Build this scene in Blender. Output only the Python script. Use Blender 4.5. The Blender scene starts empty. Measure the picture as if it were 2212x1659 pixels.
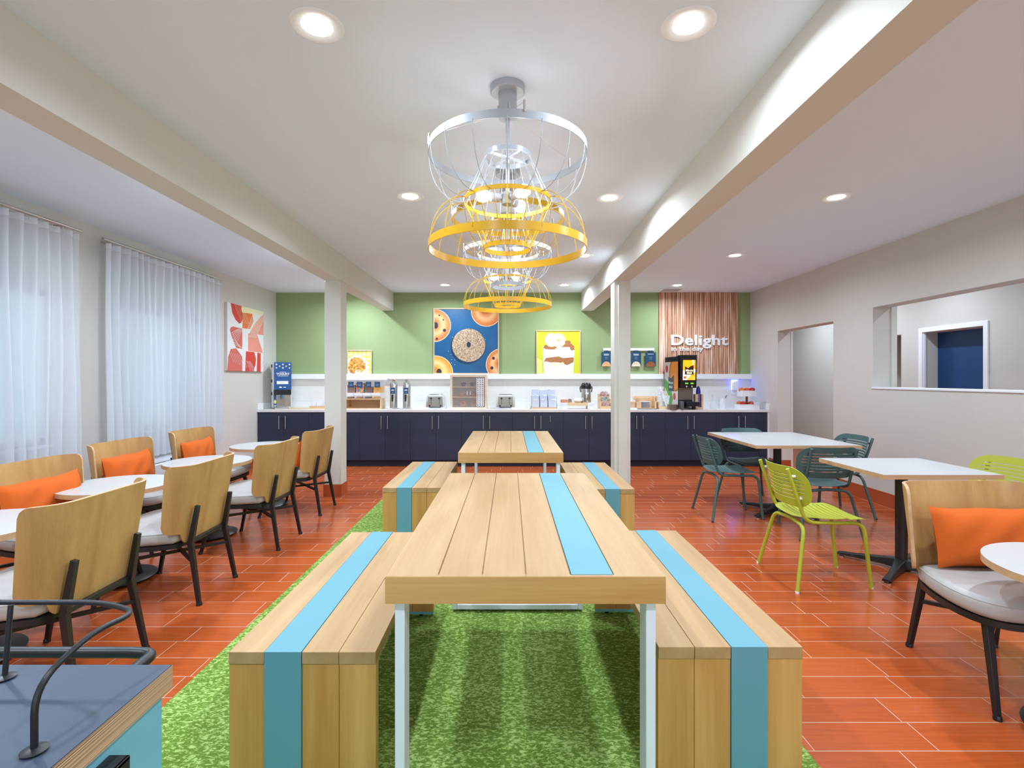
import bpy, math, random
from mathutils import Vector, Matrix
PI = math.pi
random.seed(7)
C = bpy.context.scene.collection
SC = bpy.context.scene

# ------------------------------------------------------------------ camera
F, CX, CY, H = 1110.0, 1101.0, 817.0, 1.38      # focal length and horizon in photo pixels, eye height in metres
cam_d = bpy.data.cameras.new('camera')
cam = bpy.data.objects.new('camera', cam_d); C.objects.link(cam)
cam.location = (0, 0, H); cam.rotation_euler = (PI/2, 0, 0)
cam_d.sensor_width = 36; cam_d.lens = F/2212*36
cam_d.shift_x = (1106-CX)/2212; cam_d.shift_y = (CY-829.5)/2212
cam_d.clip_start = .05
SC.camera = cam
# ------------------------------------------------------------------ view, world
SC.view_settings.view_transform = 'Standard'; SC.view_settings.look = 'None'
SC.view_settings.exposure = 0.86; SC.view_settings.gamma = 1
SC.view_settings.use_curve_mapping = False
SC.cycles.use_denoising = True
SC.cycles.max_bounces = 8; SC.cycles.diffuse_bounces = 5; SC.cycles.transparent_max_bounces = 12
SC.cycles.sample_clamp_indirect = 6
w = bpy.data.worlds.new('overcast_fill'); SC.world = w; w.use_nodes = True
w.node_tree.nodes['Background'].inputs[0].default_value = (.78, .90, 1, 1)
w.node_tree.nodes['Background'].inputs[1].default_value = 1.0  # also floods in through the open end behind the camera as added fill
DL_W, BULB_E, BACK_W = 12.4, 20.0, 15.0          # downlight power, bulb emission, unseen downlights, some of them added fill

def X(px, Y): return (px-CX)*Y/F
def Z(py, Y): return H+(CY-py)*Y/F
def FL(px, py, z=0):
    Y = (H-z)*F/(py-CY); return (px-CX)*Y/F, Y

# ------------------------------------------------------------------ materials
def lin(c):
    return tuple(((v/255)/12.92 if v/255 <= .04045 else ((v/255+.055)/1.055)**2.4) for v in c)+(1,)
MATS = {}
def mat(name, col, rough=.5, metal=0, emit=0, alpha=1, trans=0, spec=.5, noise=0, nscale=30, stretch=(1,1,1), bump=0, bscale=200, coat=0, col2=None):
    if name in MATS: return MATS[name]
    m = bpy.data.materials.new(name); m.use_nodes = True; MATS[name] = m
    N, L = m.node_tree.nodes, m.node_tree.links
    b = N['Principled BSDF']
    b.inputs['Base Color'].default_value = lin(col); b.inputs['Roughness'].default_value = rough
    b.inputs['Metallic'].default_value = metal; b.inputs['Specular IOR Level'].default_value = spec
    b.inputs['Alpha'].default_value = alpha; b.inputs['Transmission Weight'].default_value = trans
    b.inputs['Coat Weight'].default_value = coat
    if emit:
        b.inputs['Emission Color'].default_value = lin(col); b.inputs['Emission Strength'].default_value = emit
    tc = N.new('ShaderNodeTexCoord'); mp = N.new('ShaderNodeMapping'); mp.inputs['Scale'].default_value = stretch
    L.new(tc.outputs['Object'], mp.inputs[0])
    nz = N.new('ShaderNodeTexNoise'); nz.inputs['Scale'].default_value = nscale; nz.inputs['Detail'].default_value = 4
    L.new(mp.outputs[0], nz.inputs['Vector'])
    if noise or col2:
        r = N.new('ShaderNodeValToRGB')
        c = lin(col)
        a = lin(col2) if col2 else tuple(v*(1-noise) for v in c[:3])+(1,)
        r.color_ramp.elements[0].position = .3; r.color_ramp.elements[1].position = .7
        r.color_ramp.elements[0].color = a; r.color_ramp.elements[1].color = c
        L.new(nz.outputs['Fac'], r.inputs[0]); L.new(r.outputs[0], b.inputs['Base Color'])
        if emit: L.new(r.outputs[0], b.inputs['Emission Color'])
    if bump:
        n2 = N.new('ShaderNodeTexNoise'); n2.inputs['Scale'].default_value = bscale
        L.new(mp.outputs[0], n2.inputs['Vector'])
        bp = N.new('ShaderNodeBump'); bp.inputs['Strength'].default_value = bump; bp.inputs['Distance'].default_value = .002
        L.new(n2.outputs['Fac'], bp.inputs['Height']); L.new(bp.outputs[0], b.inputs['Normal'])
    return m

def math_n(N, L, op, a, b=None, c=None):
    n = N.new('ShaderNodeMath'); n.operation = op
    for i, v in enumerate((a, b, c)):
        if v is None: continue
        if isinstance(v, (int, float)): n.inputs[i].default_value = v
        else: L.new(v, n.inputs[i])
    return n.outputs[0]

def tile_mat(name, tl, th, shift, grout, c1, c2, groutc, rough, vert=False, streak=True, nz_amt=1):
    m = bpy.data.materials.new(name); m.use_nodes = True; MATS[name] = m
    N, L = m.node_tree.nodes, m.node_tree.links; b = N['Principled BSDF']
    g = N.new('ShaderNodeNewGeometry'); s = N.new('ShaderNodeSeparateXYZ'); L.new(g.outputs['Position'], s.inputs[0])
    x, y = s.outputs[0], s.outputs[2 if vert else 1]
    v = math_n(N, L, 'DIVIDE', y, th); row = math_n(N, L, 'FLOOR', v); fv = math_n(N, L, 'FRACT', v)
    rw = N.new('ShaderNodeTexWhiteNoise'); rw.noise_dimensions = '1D'; L.new(row, rw.inputs['W'])
    off = math_n(N, L, 'FRACT', math_n(N, L, 'ADD', math_n(N, L, 'MULTIPLY', row, shift), math_n(N, L, 'MULTIPLY', rw.outputs['Value'], .0 if vert else .38)))
    u = math_n(N, L, 'ADD', math_n(N, L, 'DIVIDE', math_n(N, L, 'ADD', x, 50), tl), off)
    col = math_n(N, L, 'FLOOR', u); fu = math_n(N, L, 'FRACT', u)
    du = math_n(N, L, 'MULTIPLY', math_n(N, L, 'MINIMUM', fu, math_n(N, L, 'SUBTRACT', 1, fu)), tl)
    dv = math_n(N, L, 'MULTIPLY', math_n(N, L, 'MINIMUM', fv, math_n(N, L, 'SUBTRACT', 1, fv)), th)
    d = math_n(N, L, 'MINIMUM', du, dv)
    isg = math_n(N, L, 'LESS_THAN', d, grout/2)
    cb = N.new('ShaderNodeCombineXYZ'); L.new(col, cb.inputs[0]); L.new(row, cb.inputs[1])
    wn = N.new('ShaderNodeTexWhiteNoise'); wn.noise_dimensions = '2D'; L.new(cb.outputs[0], wn.inputs['Vector'])
    mp = N.new('ShaderNodeMapping'); mp.inputs['Scale'].default_value = (3, 60, 60) if streak else (6, 6, 6)
    add = N.new('ShaderNodeVectorMath'); add.operation = 'ADD'
    L.new(g.outputs['Position'], add.inputs[0]); L.new(wn.outputs['Color'], add.inputs[1])
    L.new(add.outputs[0], mp.inputs[0])
    nz = N.new('ShaderNodeTexNoise'); nz.inputs['Scale'].default_value = 1.5; nz.inputs['Detail'].default_value = 5
    L.new(mp.outputs[0], nz.inputs['Vector'])
    f = math_n(N, L, 'ADD', math_n(N, L, 'MULTIPLY', nz.outputs['Fac'], .75*nz_amt), math_n(N, L, 'MULTIPLY', wn.outputs['Value'], .3))
    mx = N.new('ShaderNodeMix'); mx.data_type = 'RGBA'; L.new(f, mx.inputs[0])
    mx.inputs[6].default_value = lin(c1); mx.inputs[7].default_value = lin(c2)
    m2 = N.new('ShaderNodeMix'); m2.data_type = 'RGBA'; L.new(isg, m2.inputs[0]); L.new(mx.outputs[2], m2.inputs[6])
    m2.inputs[7].default_value = lin(groutc); L.new(m2.outputs[2], b.inputs['Base Color'])
    rr = N.new('ShaderNodeMapRange'); L.new(isg, rr.inputs[0]); rr.inputs[3].default_value = rough; rr.inputs[4].default_value = .8
    L.new(rr.outputs[0], b.inputs['Roughness'])
    bp = N.new('ShaderNodeBump'); bp.inputs['Strength'].default_value = .25; bp.inputs['Distance'].default_value = .002
    L.new(math_n(N, L, 'ADD', math_n(N, L, 'SUBTRACT', 1, isg), math_n(N, L, 'MULTIPLY', nz.outputs['Fac'], .15)), bp.inputs['Height'])
    L.new(bp.outputs[0], b.inputs['Normal'])
    return m

def wood_mat(name, c1, c2, axis=1, rough=.35, scale=1.0, spec=.5):
    if name in MATS: return MATS[name]
    m = bpy.data.materials.new(name); m.use_nodes = True; MATS[name] = m
    N, L = m.node_tree.nodes, m.node_tree.links; b = N['Principled BSDF']
    tc = N.new('ShaderNodeTexCoord'); mp = N.new('ShaderNodeMapping')
    st = [9*scale]*3; st[axis] = .9*scale; mp.inputs['Scale'].default_value = st
    L.new(tc.outputs['Object'], mp.inputs[0])
    a = N.new('ShaderNodeTexNoise'); a.inputs['Scale'].default_value = 1; a.inputs['Detail'].default_value = 2; a.inputs['Distortion'].default_value = .6
    L.new(mp.outputs[0], a.inputs['Vector'])
    m3 = N.new('ShaderNodeMapping'); st2 = [130*scale]*3; st2[axis] = 4*scale; m3.inputs['Scale'].default_value = st2
    L.new(tc.outputs['Object'], m3.inputs[0])
    g = N.new('ShaderNodeTexNoise'); g.inputs['Scale'].default_value = 1; g.inputs['Detail'].default_value = 3
    L.new(m3.outputs[0], g.inputs['Vector'])
    f = math_n(N, L, 'ADD', math_n(N, L, 'MULTIPLY', a.outputs['Fac'], .8), math_n(N, L, 'MULTIPLY', g.outputs['Fac'], .25))
    r = N.new('ShaderNodeValToRGB'); r.color_ramp.elements[0].position = .32; r.color_ramp.elements[1].position = .72
    r.color_ramp.elements[0].color = lin(c2); r.color_ramp.elements[1].color = lin(c1)
    L.new(f, r.inputs[0]); L.new(r.outputs[0], b.inputs['Base Color'])
    b.inputs['Roughness'].default_value = rough; b.inputs['Specular IOR Level'].default_value = spec
    return m

def ply_mat():
    m = bpy.data.materials.new('plywood_edge'); m.use_nodes = True; MATS['plywood_edge'] = m
    N, L = m.node_tree.nodes, m.node_tree.links; b = N['Principled BSDF']
    tc = N.new('ShaderNodeTexCoord'); mp = N.new('ShaderNodeMapping'); mp.inputs['Scale'].default_value = (1, 1, 900)
    L.new(tc.outputs['Object'], mp.inputs[0])
    a = N.new('ShaderNodeTexNoise'); a.inputs['Scale'].default_value = 1; a.inputs['Detail'].default_value = 1
    L.new(mp.outputs[0], a.inputs['Vector'])
    r = N.new('ShaderNodeValToRGB'); r.color_ramp.elements[0].position = .4; r.color_ramp.elements[1].position = .6
    r.color_ramp.elements[0].color = lin((112, 82, 56)); r.color_ramp.elements[1].color = lin((222, 188, 148))
    L.new(a.outputs['Fac'], r.inputs[0]); L.new(r.outputs[0], b.inputs['Base Color']); b.inputs['Roughness'].default_value = .6
    return m

def carpet_mat():
    m = bpy.data.materials.new('green_carpet'); m.use_nodes = True; MATS['green_carpet'] = m
    N, L = m.node_tree.nodes, m.node_tree.links; b = N['Principled BSDF']
    g = N.new('ShaderNodeNewGeometry'); mp = N.new('ShaderNodeMapping'); mp.inputs['Scale'].default_value = (34, 62, 40)
    L.new(g.outputs['Position'], mp.inputs[0])
    a = N.new('ShaderNodeTexNoise'); a.inputs['Scale'].default_value = 1.5; a.inputs['Detail'].default_value = 6; a.inputs['Roughness'].default_value = .6
    a.inputs['Distortion'].default_value = .8
    L.new(mp.outputs[0], a.inputs['Vector'])
    b2 = N.new('ShaderNodeTexNoise'); b2.inputs['Scale'].default_value = 3.0; L.new(g.outputs['Position'], b2.inputs['Vector'])
    f = math_n(N, L, 'ADD', a.outputs['Fac'], math_n(N, L, 'MULTIPLY', math_n(N, L, 'SUBTRACT', b2.outputs['Fac'], .5), .12))
    r = N.new('ShaderNodeValToRGB'); e = r.color_ramp.elements
    e[0].position = .44; e[0].color = lin((98, 126, 48)); e[1].position = .60; e[1].color = lin((170, 196, 116))
    e2 = e.new(.51); e2.color = lin((118, 146, 62)); e3 = e.new(.55); e3.color = lin((150, 178, 96))
    L.new(f, r.inputs[0]); L.new(r.outputs[0], b.inputs['Base Color'])
    b.inputs['Roughness'].default_value = 1; b.inputs['Specular IOR Level'].default_value = .1
    fn = N.new('ShaderNodeTexNoise'); fn.inputs['Scale'].default_value = 400; L.new(g.outputs['Position'], fn.inputs['Vector'])
    bp = N.new('ShaderNodeBump'); bp.inputs['Strength'].default_value = .5; bp.inputs['Distance'].default_value = .004
    L.new(math_n(N, L, 'ADD', fn.outputs['Fac'], a.outputs['Fac']), bp.inputs['Height']); L.new(bp.outputs[0], b.inputs['Normal'])
    return m

def sheer_mat():
    m = bpy.data.materials.new('sheer_fabric'); m.use_nodes = True
    N, L = m.node_tree.nodes, m.node_tree.links; N.remove(N['Principled BSDF'])
    d = N.new('ShaderNodeBsdfDiffuse'); d.inputs[0].default_value = lin((226, 229, 234))
    t = N.new('ShaderNodeBsdfTranslucent'); t.inputs[0].default_value = lin((238, 243, 250))
    p = N.new('ShaderNodeBsdfTransparent')
    a = N.new('ShaderNodeMixShader'); a.inputs[0].default_value = .30; L.new(d.outputs[0], a.inputs[1]); L.new(t.outputs[0], a.inputs[2])
    tc = N.new('ShaderNodeTexCoord'); sp = N.new('ShaderNodeSeparateXYZ'); L.new(tc.outputs['Object'], sp.inputs[0])
    hem = math_n(N, L, 'GREATER_THAN', sp.outputs[2], 2.055)       # doubled fabric of the header tape
    fac = math_n(N, L, 'MULTIPLY', math_n(N, L, 'SUBTRACT', 1, hem), .24)
    c = N.new('ShaderNodeMixShader'); L.new(fac, c.inputs[0]); L.new(a.outputs[0], c.inputs[1]); L.new(p.outputs[0], c.inputs[2])
    L.new(c.outputs[0], N['Material Output'].inputs[0]); return m

white_paint = mat('ceiling_paint', (228, 238, 252), .9, spec=.2)  # cool tint put into the paint to offset warm bounce from the floor
wall_m = mat('greige_wallcovering', (208, 204, 197), .8, noise=.03, nscale=2, stretch=(20, 20, 300), bump=.15, bscale=40, spec=.3)
beam_m = mat('greige_paint', (214, 211, 203), .8, spec=.3)
green_m = mat('green_wallcovering', (152, 170, 122), .85, noise=.05, nscale=60, spec=.25)
trim_w = mat('white_trim', (238, 240, 244), .45)
floor_m = tile_mat('wood_look_tile', .462, .1585, .774, .0034, (146, 60, 22), (202, 98, 46), (196, 164, 142), .2)
base_m = tile_mat('terracotta_base_tile', .462, 5, .5, .003, (150, 66, 32), (188, 92, 52), (200, 170, 150), .3, vert=True)
splash_m = tile_mat('backsplash_tile', .62, .17, .5, .003, (222, 219, 214), (232, 229, 224), (240, 240, 238), .3, vert=True, streak=False)
maple = wood_mat('maple', (188, 154, 110), (166, 128, 84), 1, .48, 1.0, .3)
maple_v = wood_mat('maple_vertical', (208, 160, 94), (180, 126, 62), 2, .38)  # end faces more saturated than the tops: their shade tone put into colour
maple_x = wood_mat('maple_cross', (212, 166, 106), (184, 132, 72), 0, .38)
groove_m = mat('board_groove', (190, 140, 90), .7)
teal = mat('light_blue_laminate', (98, 152, 166), .5, spec=.25)
teal_d = mat('teal_cabinet_paint', (112, 176, 190), .45)
steel_w = mat('white_powder_coat', (222, 226, 236), .35)
navy = wood_mat('navy_laminate', (38, 50, 76), (31, 41, 64), 0, .45, 1.0)
navy_k = mat('navy_kick', (26, 32, 50), .6)
nickel = mat('brushed_nickel', (205, 200, 195), .32, 1)
steel = mat('stainless_steel', (200, 198, 194), .2, 1)
chrome = mat('chrome', (225, 225, 225), .12, 1)
black_m = mat('black_metal', (26, 27, 29), .38)
black_p = mat('black_plastic', (24, 22, 24), .3)
ply_face = wood_mat('chair_oak_ply', (196, 156, 98), (166, 124, 70), 2, .38)
ply_edge = wood_mat('chair_ply_edge', (208, 170, 128), (178, 138, 98), 0, .5)
leather = mat('grey_leather', (180, 176, 172), .45, noise=.12, nscale=7, bump=.1, bscale=90)
orange = mat('orange_fabric', (206, 96, 34), .85, bump=.5, bscale=320, noise=.06, nscale=150, spec=.2)
lam_w = mat('white_laminate', (190, 189, 188), .3, noise=.02, nscale=40)
ply = ply_mat()
carpet = carpet_mat()
lime = mat('lime_powder_coat', (174, 180, 50), .42)
dteal = mat('dark_teal_powder_coat', (66, 98, 98), .42)
ring_w = mat('white_lacquer', (172, 176, 182), .3)
ring_y = mat('yellow_lacquer', (212, 162, 34), .28)
bulb_m = mat('bulb_glow', (238, 246, 255), .5, emit=BULB_E)
lens_m = mat('downlight_lens', (255, 252, 246), .5, emit=14)
counter_m = mat('white_quartz', (232, 231, 230), .25, noise=.03, nscale=80)
blue_top = mat('slate_blue_laminate', (62, 74, 92), .5)
birch = wood_mat('birch_wood', (232, 198, 158), (214, 174, 130), 0, .45)
glass = mat('clear_glass', (240, 246, 248), .03, trans=1)
acrylic = mat('clear_acrylic', (236, 238, 242), .08, alpha=.10)
dblue = mat('sign_blue', (24, 72, 122), .5)
ink_w = mat('sign_white', (240, 242, 246), .5)
plastic_w = mat('white_plastic', (232, 234, 240), .4)
paper_w = mat('paper_white', (240, 242, 246), .8)

# ------------------------------------------------------------------ mesh builder
class M:
    def __init__(s): s.v = []; s.f = []; s.mi = []; s.cur = 0
    def face(s, idx): s.f.append(tuple(idx)); s.mi.append(s.cur)
    def poly(s, pts):
        n = len(s.v); s.v += [tuple(p) for p in pts]; s.face(range(n, n+len(pts))); return s
    def box(s, x0, x1, y0, y1, z0, z1):
        n = len(s.v)
        s.v += [(x0,y0,z0),(x1,y0,z0),(x1,y1,z0),(x0,y1,z0),(x0,y0,z1),(x1,y0,z1),(x1,y1,z1),(x0,y1,z1)]
        for q in ((0,3,2,1),(4,5,6,7),(0,1,5,4),(1,2,6,5),(2,3,7,6),(3,0,4,7)): s.face([n+i for i in q])
        return s
    def prism(s, pts, z0, z1, top=None):
        n = len(s.v); k = len(pts)
        s.v += [(p[0], p[1], z0) for p in pts]+[(p[0], p[1], z1) for p in (top or pts)]
        s.face([n+i for i in reversed(range(k))]); s.face([n+k+i for i in range(k)])
        for i in range(k):
            j = (i+1) % k; s.face([n+i, n+j, n+k+j, n+k+i])
        return s
    def rings(s, rs, cap0=True, cap1=True, closed=False):
        n = len(s.v); k = len(rs[0])
        for r in rs: s.v += [tuple(p) for p in r]
        R = len(rs)
        for a in range(R if closed else R-1):
            b = (a+1) % R
            for i in range(k):
                j = (i+1) % k; s.face([n+a*k+i, n+a*k+j, n+b*k+j, n+b*k+i])
        if not closed:
            if cap0: s.face([n+i for i in reversed(range(k))])
            if cap1: s.face([n+(R-1)*k+i for i in range(k)])
        return s
    def tube(s, pts, r, n=10, closed=False, sq=False):
        P = [Vector(p) for p in pts]; rs = []; K = len(P)
        rad = r if isinstance(r, (list, tuple)) else [r]*K
        up = None
        for i, p in enumerate(P):
            if closed: d = P[(i+1) % K]-P[i-1]
            else: d = P[min(i+1, K-1)]-P[max(i-1, 0)]
            d.normalize()
            if up is None:
                up = Vector((0, 0, 1)) if abs(d.z) < .9 else Vector((0, 1, 0))
            a = d.cross(up)
            if a.length < 1e-6: a = d.cross(Vector((1, 0, 0)))
            a.normalize(); b = a.cross(d).normalized(); up = b
            if sq:
                rs.append([p+a*rad[i]*x+b*rad[i]*y for x, y in ((-1,-1),(1,-1),(1,1),(-1,1))])
            else:
                rs.append([p+a*rad[i]*math.cos(2*PI*k/n)+b*rad[i]*math.sin(2*PI*k/n) for k in range(n)])
        return s.rings(rs, closed=closed)
    def lathe(s, prof, n=32, c=(0, 0, 0), cap0=True, cap1=True, closed=False):
        rs = [[(c[0]+r*math.cos(2*PI*k/n), c[1]+r*math.sin(2*PI*k/n), c[2]+z) for k in range(n)] for r, z in prof]
        return s.rings(rs, cap0, cap1, closed)
    def grid(s, fn, nu, nv):
        n = len(s.v)
        for j in range(nv+1):
            for i in range(nu+1): s.v.append(tuple(fn(i/nu, j/nv)))
        for j in range(nv):
            for i in range(nu):
                a = n+j*(nu+1)+i; s.face([a, a+1, a+nu+2, a+nu+1])
        return s
    def xf(s, mt):
        s.v = [tuple(mt @ Vector(p)) for p in s.v]; return s
    def add(s, o, mt=None):
        n = len(s.v); s.v += [tuple(mt @ Vector(p)) if mt else p for p in list(o.v)]
        for f, mi in list(zip(o.f, o.mi)): s.f.append(tuple(n+i for i in f)); s.mi.append(mi)
        return s
def T(x=0, y=0, z=0): return Matrix.Translation((x, y, z))
def R(a, ax='Z'): return Matrix.Rotation(a, 4, ax)

def thicken(m, t, rim_mi=0):
    """turn a sheet into a solid of thickness t with crisp edges"""
    key = {}; idx = []; V = []
    for v in m.v:
        k = (round(v[0], 5), round(v[1], 5), round(v[2], 5))
        if k not in key: key[k] = len(V); V.append(Vector(v))
        idx.append(key[k])
    Fc = [(tuple(idx[i] for i in f), mi) for f, mi in zip(m.f, m.mi)]
    Fc = [(tuple(v for i, v in enumerate(f) if v != f[i-1]), mi) for f, mi in Fc]
    Fc = [(f, mi) for f, mi in Fc if len(f) > 2 and len(set(f)) == len(f)]
    nr = [Vector((0, 0, 0)) for _ in V]; ed = {}
    for f, mi in Fc:
        n = Vector((0, 0, 0))
        for i in range(len(f)):
            a, b = V[f[i]], V[f[(i+1) % len(f)]]; n += a.cross(b)
            e = (f[i], f[(i+1) % len(f)]); ed[e] = ed.get(e, 0)+1
        if n.length > 0: n.normalize()
        for i in f: nr[i] += n
    o = M(); K = len(V)
    for v, n in zip(V, nr):
        if n.length > 0: n.normalize()
    o.v = [tuple(v+n*t/2) for v, n in zip(V, nr)]+[tuple(v-n*t/2) for v, n in zip(V, nr)]
    o.v += list(o.v)
    for f, mi in Fc:
        o.cur = mi; o.face(f); o.face([K+i for i in reversed(f)])
    o.cur = rim_mi
    for (a, b) in ed:
        if (b, a) not in ed: o.face([2*K+b, 2*K+a, 3*K+a, 3*K+b])
    return o
def build(name, m, mats, parent=None, bevel=0, solid=0, sub=0, ang=38, loc=None, rz=0):
    if solid: m = thicken(m, solid, len(mats)-1 if isinstance(mats, (list, tuple)) else 0)
    me = bpy.data.meshes.new(name); me.from_pydata(m.v, [], m.f)
    if not isinstance(mats, (list, tuple)): mats = [mats]
    for x in mats: me.materials.append(x)
    me.polygons.foreach_set('material_index', m.mi)
    me.polygons.foreach_set('use_smooth', [True]*len(m.f))
    me.update(); me.set_sharp_from_angle(angle=math.radians(ang))
    o = bpy.data.objects.new(name, me); C.objects.link(o)
    if sub:
        md = o.modifiers.new('smooth', 'SUBSURF'); md.levels = sub; md.render_levels = sub
    if bevel:
        md = o.modifiers.new('bevel', 'BEVEL'); md.width = bevel; md.segments = 2; md.limit_method = 'ANGLE'; md.angle_limit = math.radians(40)
    if parent: o.parent = parent
    if loc: o.location = loc
    o.rotation_euler.z = rz
    return o
def tag(o, label, cat=None, group=None, kind=None):
    o['label'] = label
    if cat: o['category'] = cat
    if group: o['group'] = group
    if kind: o['kind'] = kind
    return o
def thing(name, label, cat, loc=(0,0,0), rz=0, group=None):
    o = bpy.data.objects.new(name, None); C.objects.link(o); o.empty_display_size = .1
    o.location = loc; o.rotation_euler.z = rz
    return tag(o, label, cat, group)
def struct(name, m, mats, label=None, parent=None, **k):
    o = build(name, m, mats, parent, **k); o['kind'] = 'structure'
    if label: o['label'] = label
    return o
def dup(root, label, loc=None, rz=None, group=None):
    def cp(o, par):
        c = o.copy(); C.objects.link(c); c.parent = par
        for ch in KIDS.get(o.name, []): cp(ch, c)
        return c
    KIDS = {}
    for o in list(bpy.data.objects):
        if o.parent: KIDS.setdefault(o.parent.name, []).append(o)
    r = cp(root, None)
    if loc is not None: r.location = loc
    if rz is not None: r.rotation_euler.z = rz
    r['label'] = label
    if group: r['group'] = group
    return r
def text(body, size, mats, parent, loc, rot=(PI/2, 0, 0), ext=.0015, bold=0, name='lettering', align='CENTER', space=1, sx=1):
    cu = bpy.data.curves.new(name, 'FONT'); cu.body = body; cu.size = size; cu.extrude = ext; cu.offset = bold
    cu.align_x = align; cu.space_character = space; cu.resolution_u = 3
    t = bpy.data.objects.new(name, cu); C.objects.link(t)
    dg = bpy.context.evaluated_depsgraph_get(); me = bpy.data.meshes.new_from_object(t.evaluated_get(dg))
    bpy.data.objects.remove(t); bpy.data.curves.remove(cu)
    o = bpy.data.objects.new(name, me); C.objects.link(o); me.materials.clear(); me.materials.append(mats)
    o.parent = parent; o.location = loc; o.rotation_euler = rot; o.scale.x = sx
    return o
def rrect(x0, x1, y0, y1, r, n=5):
    out = []
    for cx, cy, a0 in ((x1-r, y1-r, 0), (x0+r, y1-r, 90), (x0+r, y0+r, 180), (x1-r, y0+r, 270)):
        for k in range(n+1):
            a = math.radians(a0+90*k/n); out.append((cx+r*math.cos(a), cy+r*math.sin(a)))
    return out
def pad(m, outline, z0, z1, r, dome=0.0, n=5):
    cx = sum(p[0] for p in outline)/len(outline); cy = sum(p[1] for p in outline)/len(outline)
    def inset(d, z):
        res = []
        k = len(outline)
        for i, p in enumerate(outline):
            a, b = outline[i-1], outline[(i+1) % k]
            tx, ty = b[0]-a[0], b[1]-a[1]; l = math.hypot(tx, ty) or 1
            res.append((p[0]-ty/l*d, p[1]+tx/l*d, z))
        return res
    rs = []
    for k in range(n+1):
        a = PI/2*k/n; rs.append(inset(r*(1-math.sin(a)), z0+r*(1-math.cos(a))))
    for k in range(n+1):
        a = PI/2*k/n; rs.append(inset(r*(1-math.cos(a)), z1-r+r*math.sin(a)))
    base = rs[-1]
    for q in (.75, .45, .15):
        rs.append([(cx+(p[0]-cx)*q, cy+(p[1]-cy)*q, z1+dome*(1-q*q)) for p in base])
    return m.rings(rs)
def clip(poly, w, h):
    def cut(P, inside, inter):
        out = []
        for i, p in enumerate(P):
            q = P[i-1]
            if inside(p):
                if not inside(q): out.append(inter(q, p))
                out.append(p)
            elif inside(q): out.append(inter(q, p))
        return out
    def ix(c): return lambda a, b: (c, a[1]+(b[1]-a[1])*(c-a[0])/(b[0]-a[0]))
    def iy(c): return lambda a, b: (a[0]+(b[0]-a[0])*(c-a[1])/(b[1]-a[1]), c)
    for ins, it in ((lambda p: p[0] >= 0, ix(0)), (lambda p: p[0] <= w, ix(w)), (lambda p: p[1] >= 0, iy(0)), (lambda p: p[1] <= h, iy(h))):
        poly = cut(poly, ins, it)
        if len(poly) < 3: return []
    return poly
class Print:
    """a flat printed sheet: coloured shapes in one mesh, local x across, z up, facing -y"""
    def __init__(s, w, h, bg): s.w, s.h = w, h; s.m = M(); s.mats = [bg]; s.k = 0; s.m.poly([(0,0,0),(w,0,0),(w,0,h),(0,0,h)])
    def add(s, pts, mt):
        s.k += 1; P = clip(list(pts), s.w, s.h)
        if len(P) < 3: return s
        if mt not in s.mats: s.mats.append(mt)
        s.m.cur = s.mats.index(mt); y = -.00014*s.k
        ar = sum(P[i-1][0]*P[i][1]-P[i][0]*P[i-1][1] for i in range(len(P)))
        if ar < 0: P.reverse()
        s.m.poly([(p[0], y, p[1]) for p in P]); return s
    def same(s): s.k -= 1; return s
    def disc(s, cx, cy, rx, mt, ry=None, n=36, a0=0, a1=360):
        return s.add([(cx+rx*math.cos(math.radians(a0+(a1-a0)*i/n)), cy+(ry or rx)*math.sin(math.radians(a0+(a1-a0)*i/n))) for i in range(n)], mt)
    def rect(s, x0, x1, y0, y1, mt): return s.add([(x0,y0),(x1,y0),(x1,y1),(x0,y1)], mt)
    def line(s, x0, y0, x1, y1, t, mt):
        dx, dy = x1-x0, y1-y0; l = math.hypot(dx, dy); nx, ny = -dy/l*t/2, dx/l*t/2
        return s.add([(x0-nx,y0-ny),(x1-nx,y1-ny),(x1+nx,y1+ny),(x0+nx,y0+ny)], mt)
    def build(s, name, parent, loc, rz=0, rx=0):
        o = build(name, s.m, s.mats, parent, loc=loc, rz=rz); o.rotation_euler.x = rx; return o

# ------------------------------------------------------------------ room shell
XL, XR, YB, ZC, YN = -3.93, 4.045, 8.644, 2.82, -3.0
XR2, XH, YE = 4.24, 5.75, 11.3
struct('floor', M().box(XL-.2, 7, YN, YE, -.06, 0), floor_m, 'glossy orange-red wood-look tile floor')
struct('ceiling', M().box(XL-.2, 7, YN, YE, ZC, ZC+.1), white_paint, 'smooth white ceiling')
wl = M()
W1, W2 = (2.95, 4.41), (5.09, 6.555)
WZ0, WZ1 = .82, 2.13
for a, b in ((YN, W1[0]), (W1[1], W2[0]), (W2[1], YB+.12)): wl.box(XL-.15, XL, a, b, 0, ZC)
for a, b in (W1, W2): wl.box(XL-.15, XL, a, b, 0, WZ0).box(XL-.15, XL, a, b, WZ1, ZC)
struct('wall_left', wl, wall_m, 'greige wallcovered wall with two windows')
struct('wall_back', M().box(XL, XR2, YB, YB+.12, 0, ZC), green_m, 'green accent wall behind the serving counter')
wr = M()
DY0, DY1, DZ = 6.423, 7.755, 2.092
PY0, PY1, PZ0, PZ1 = 3.1, 5.723, 1.262, 2.168
wr.box(XR, XR2, DY1, YB, 0, ZC).box(XR, XR2, DY0, DY1, DZ, ZC).box(XR, XR2, PY1, DY0, 0, ZC)
wr.box(XR, XR2, PY0, PY1, 0, PZ0).box(XR, XR2, PY0, PY1, PZ1, ZC).box(XR, XR2, YN, PY0, 0, ZC)
struct('wall_right', wr, wall_m, 'greige wall with a doorway and a wide pass-through opening')
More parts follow.
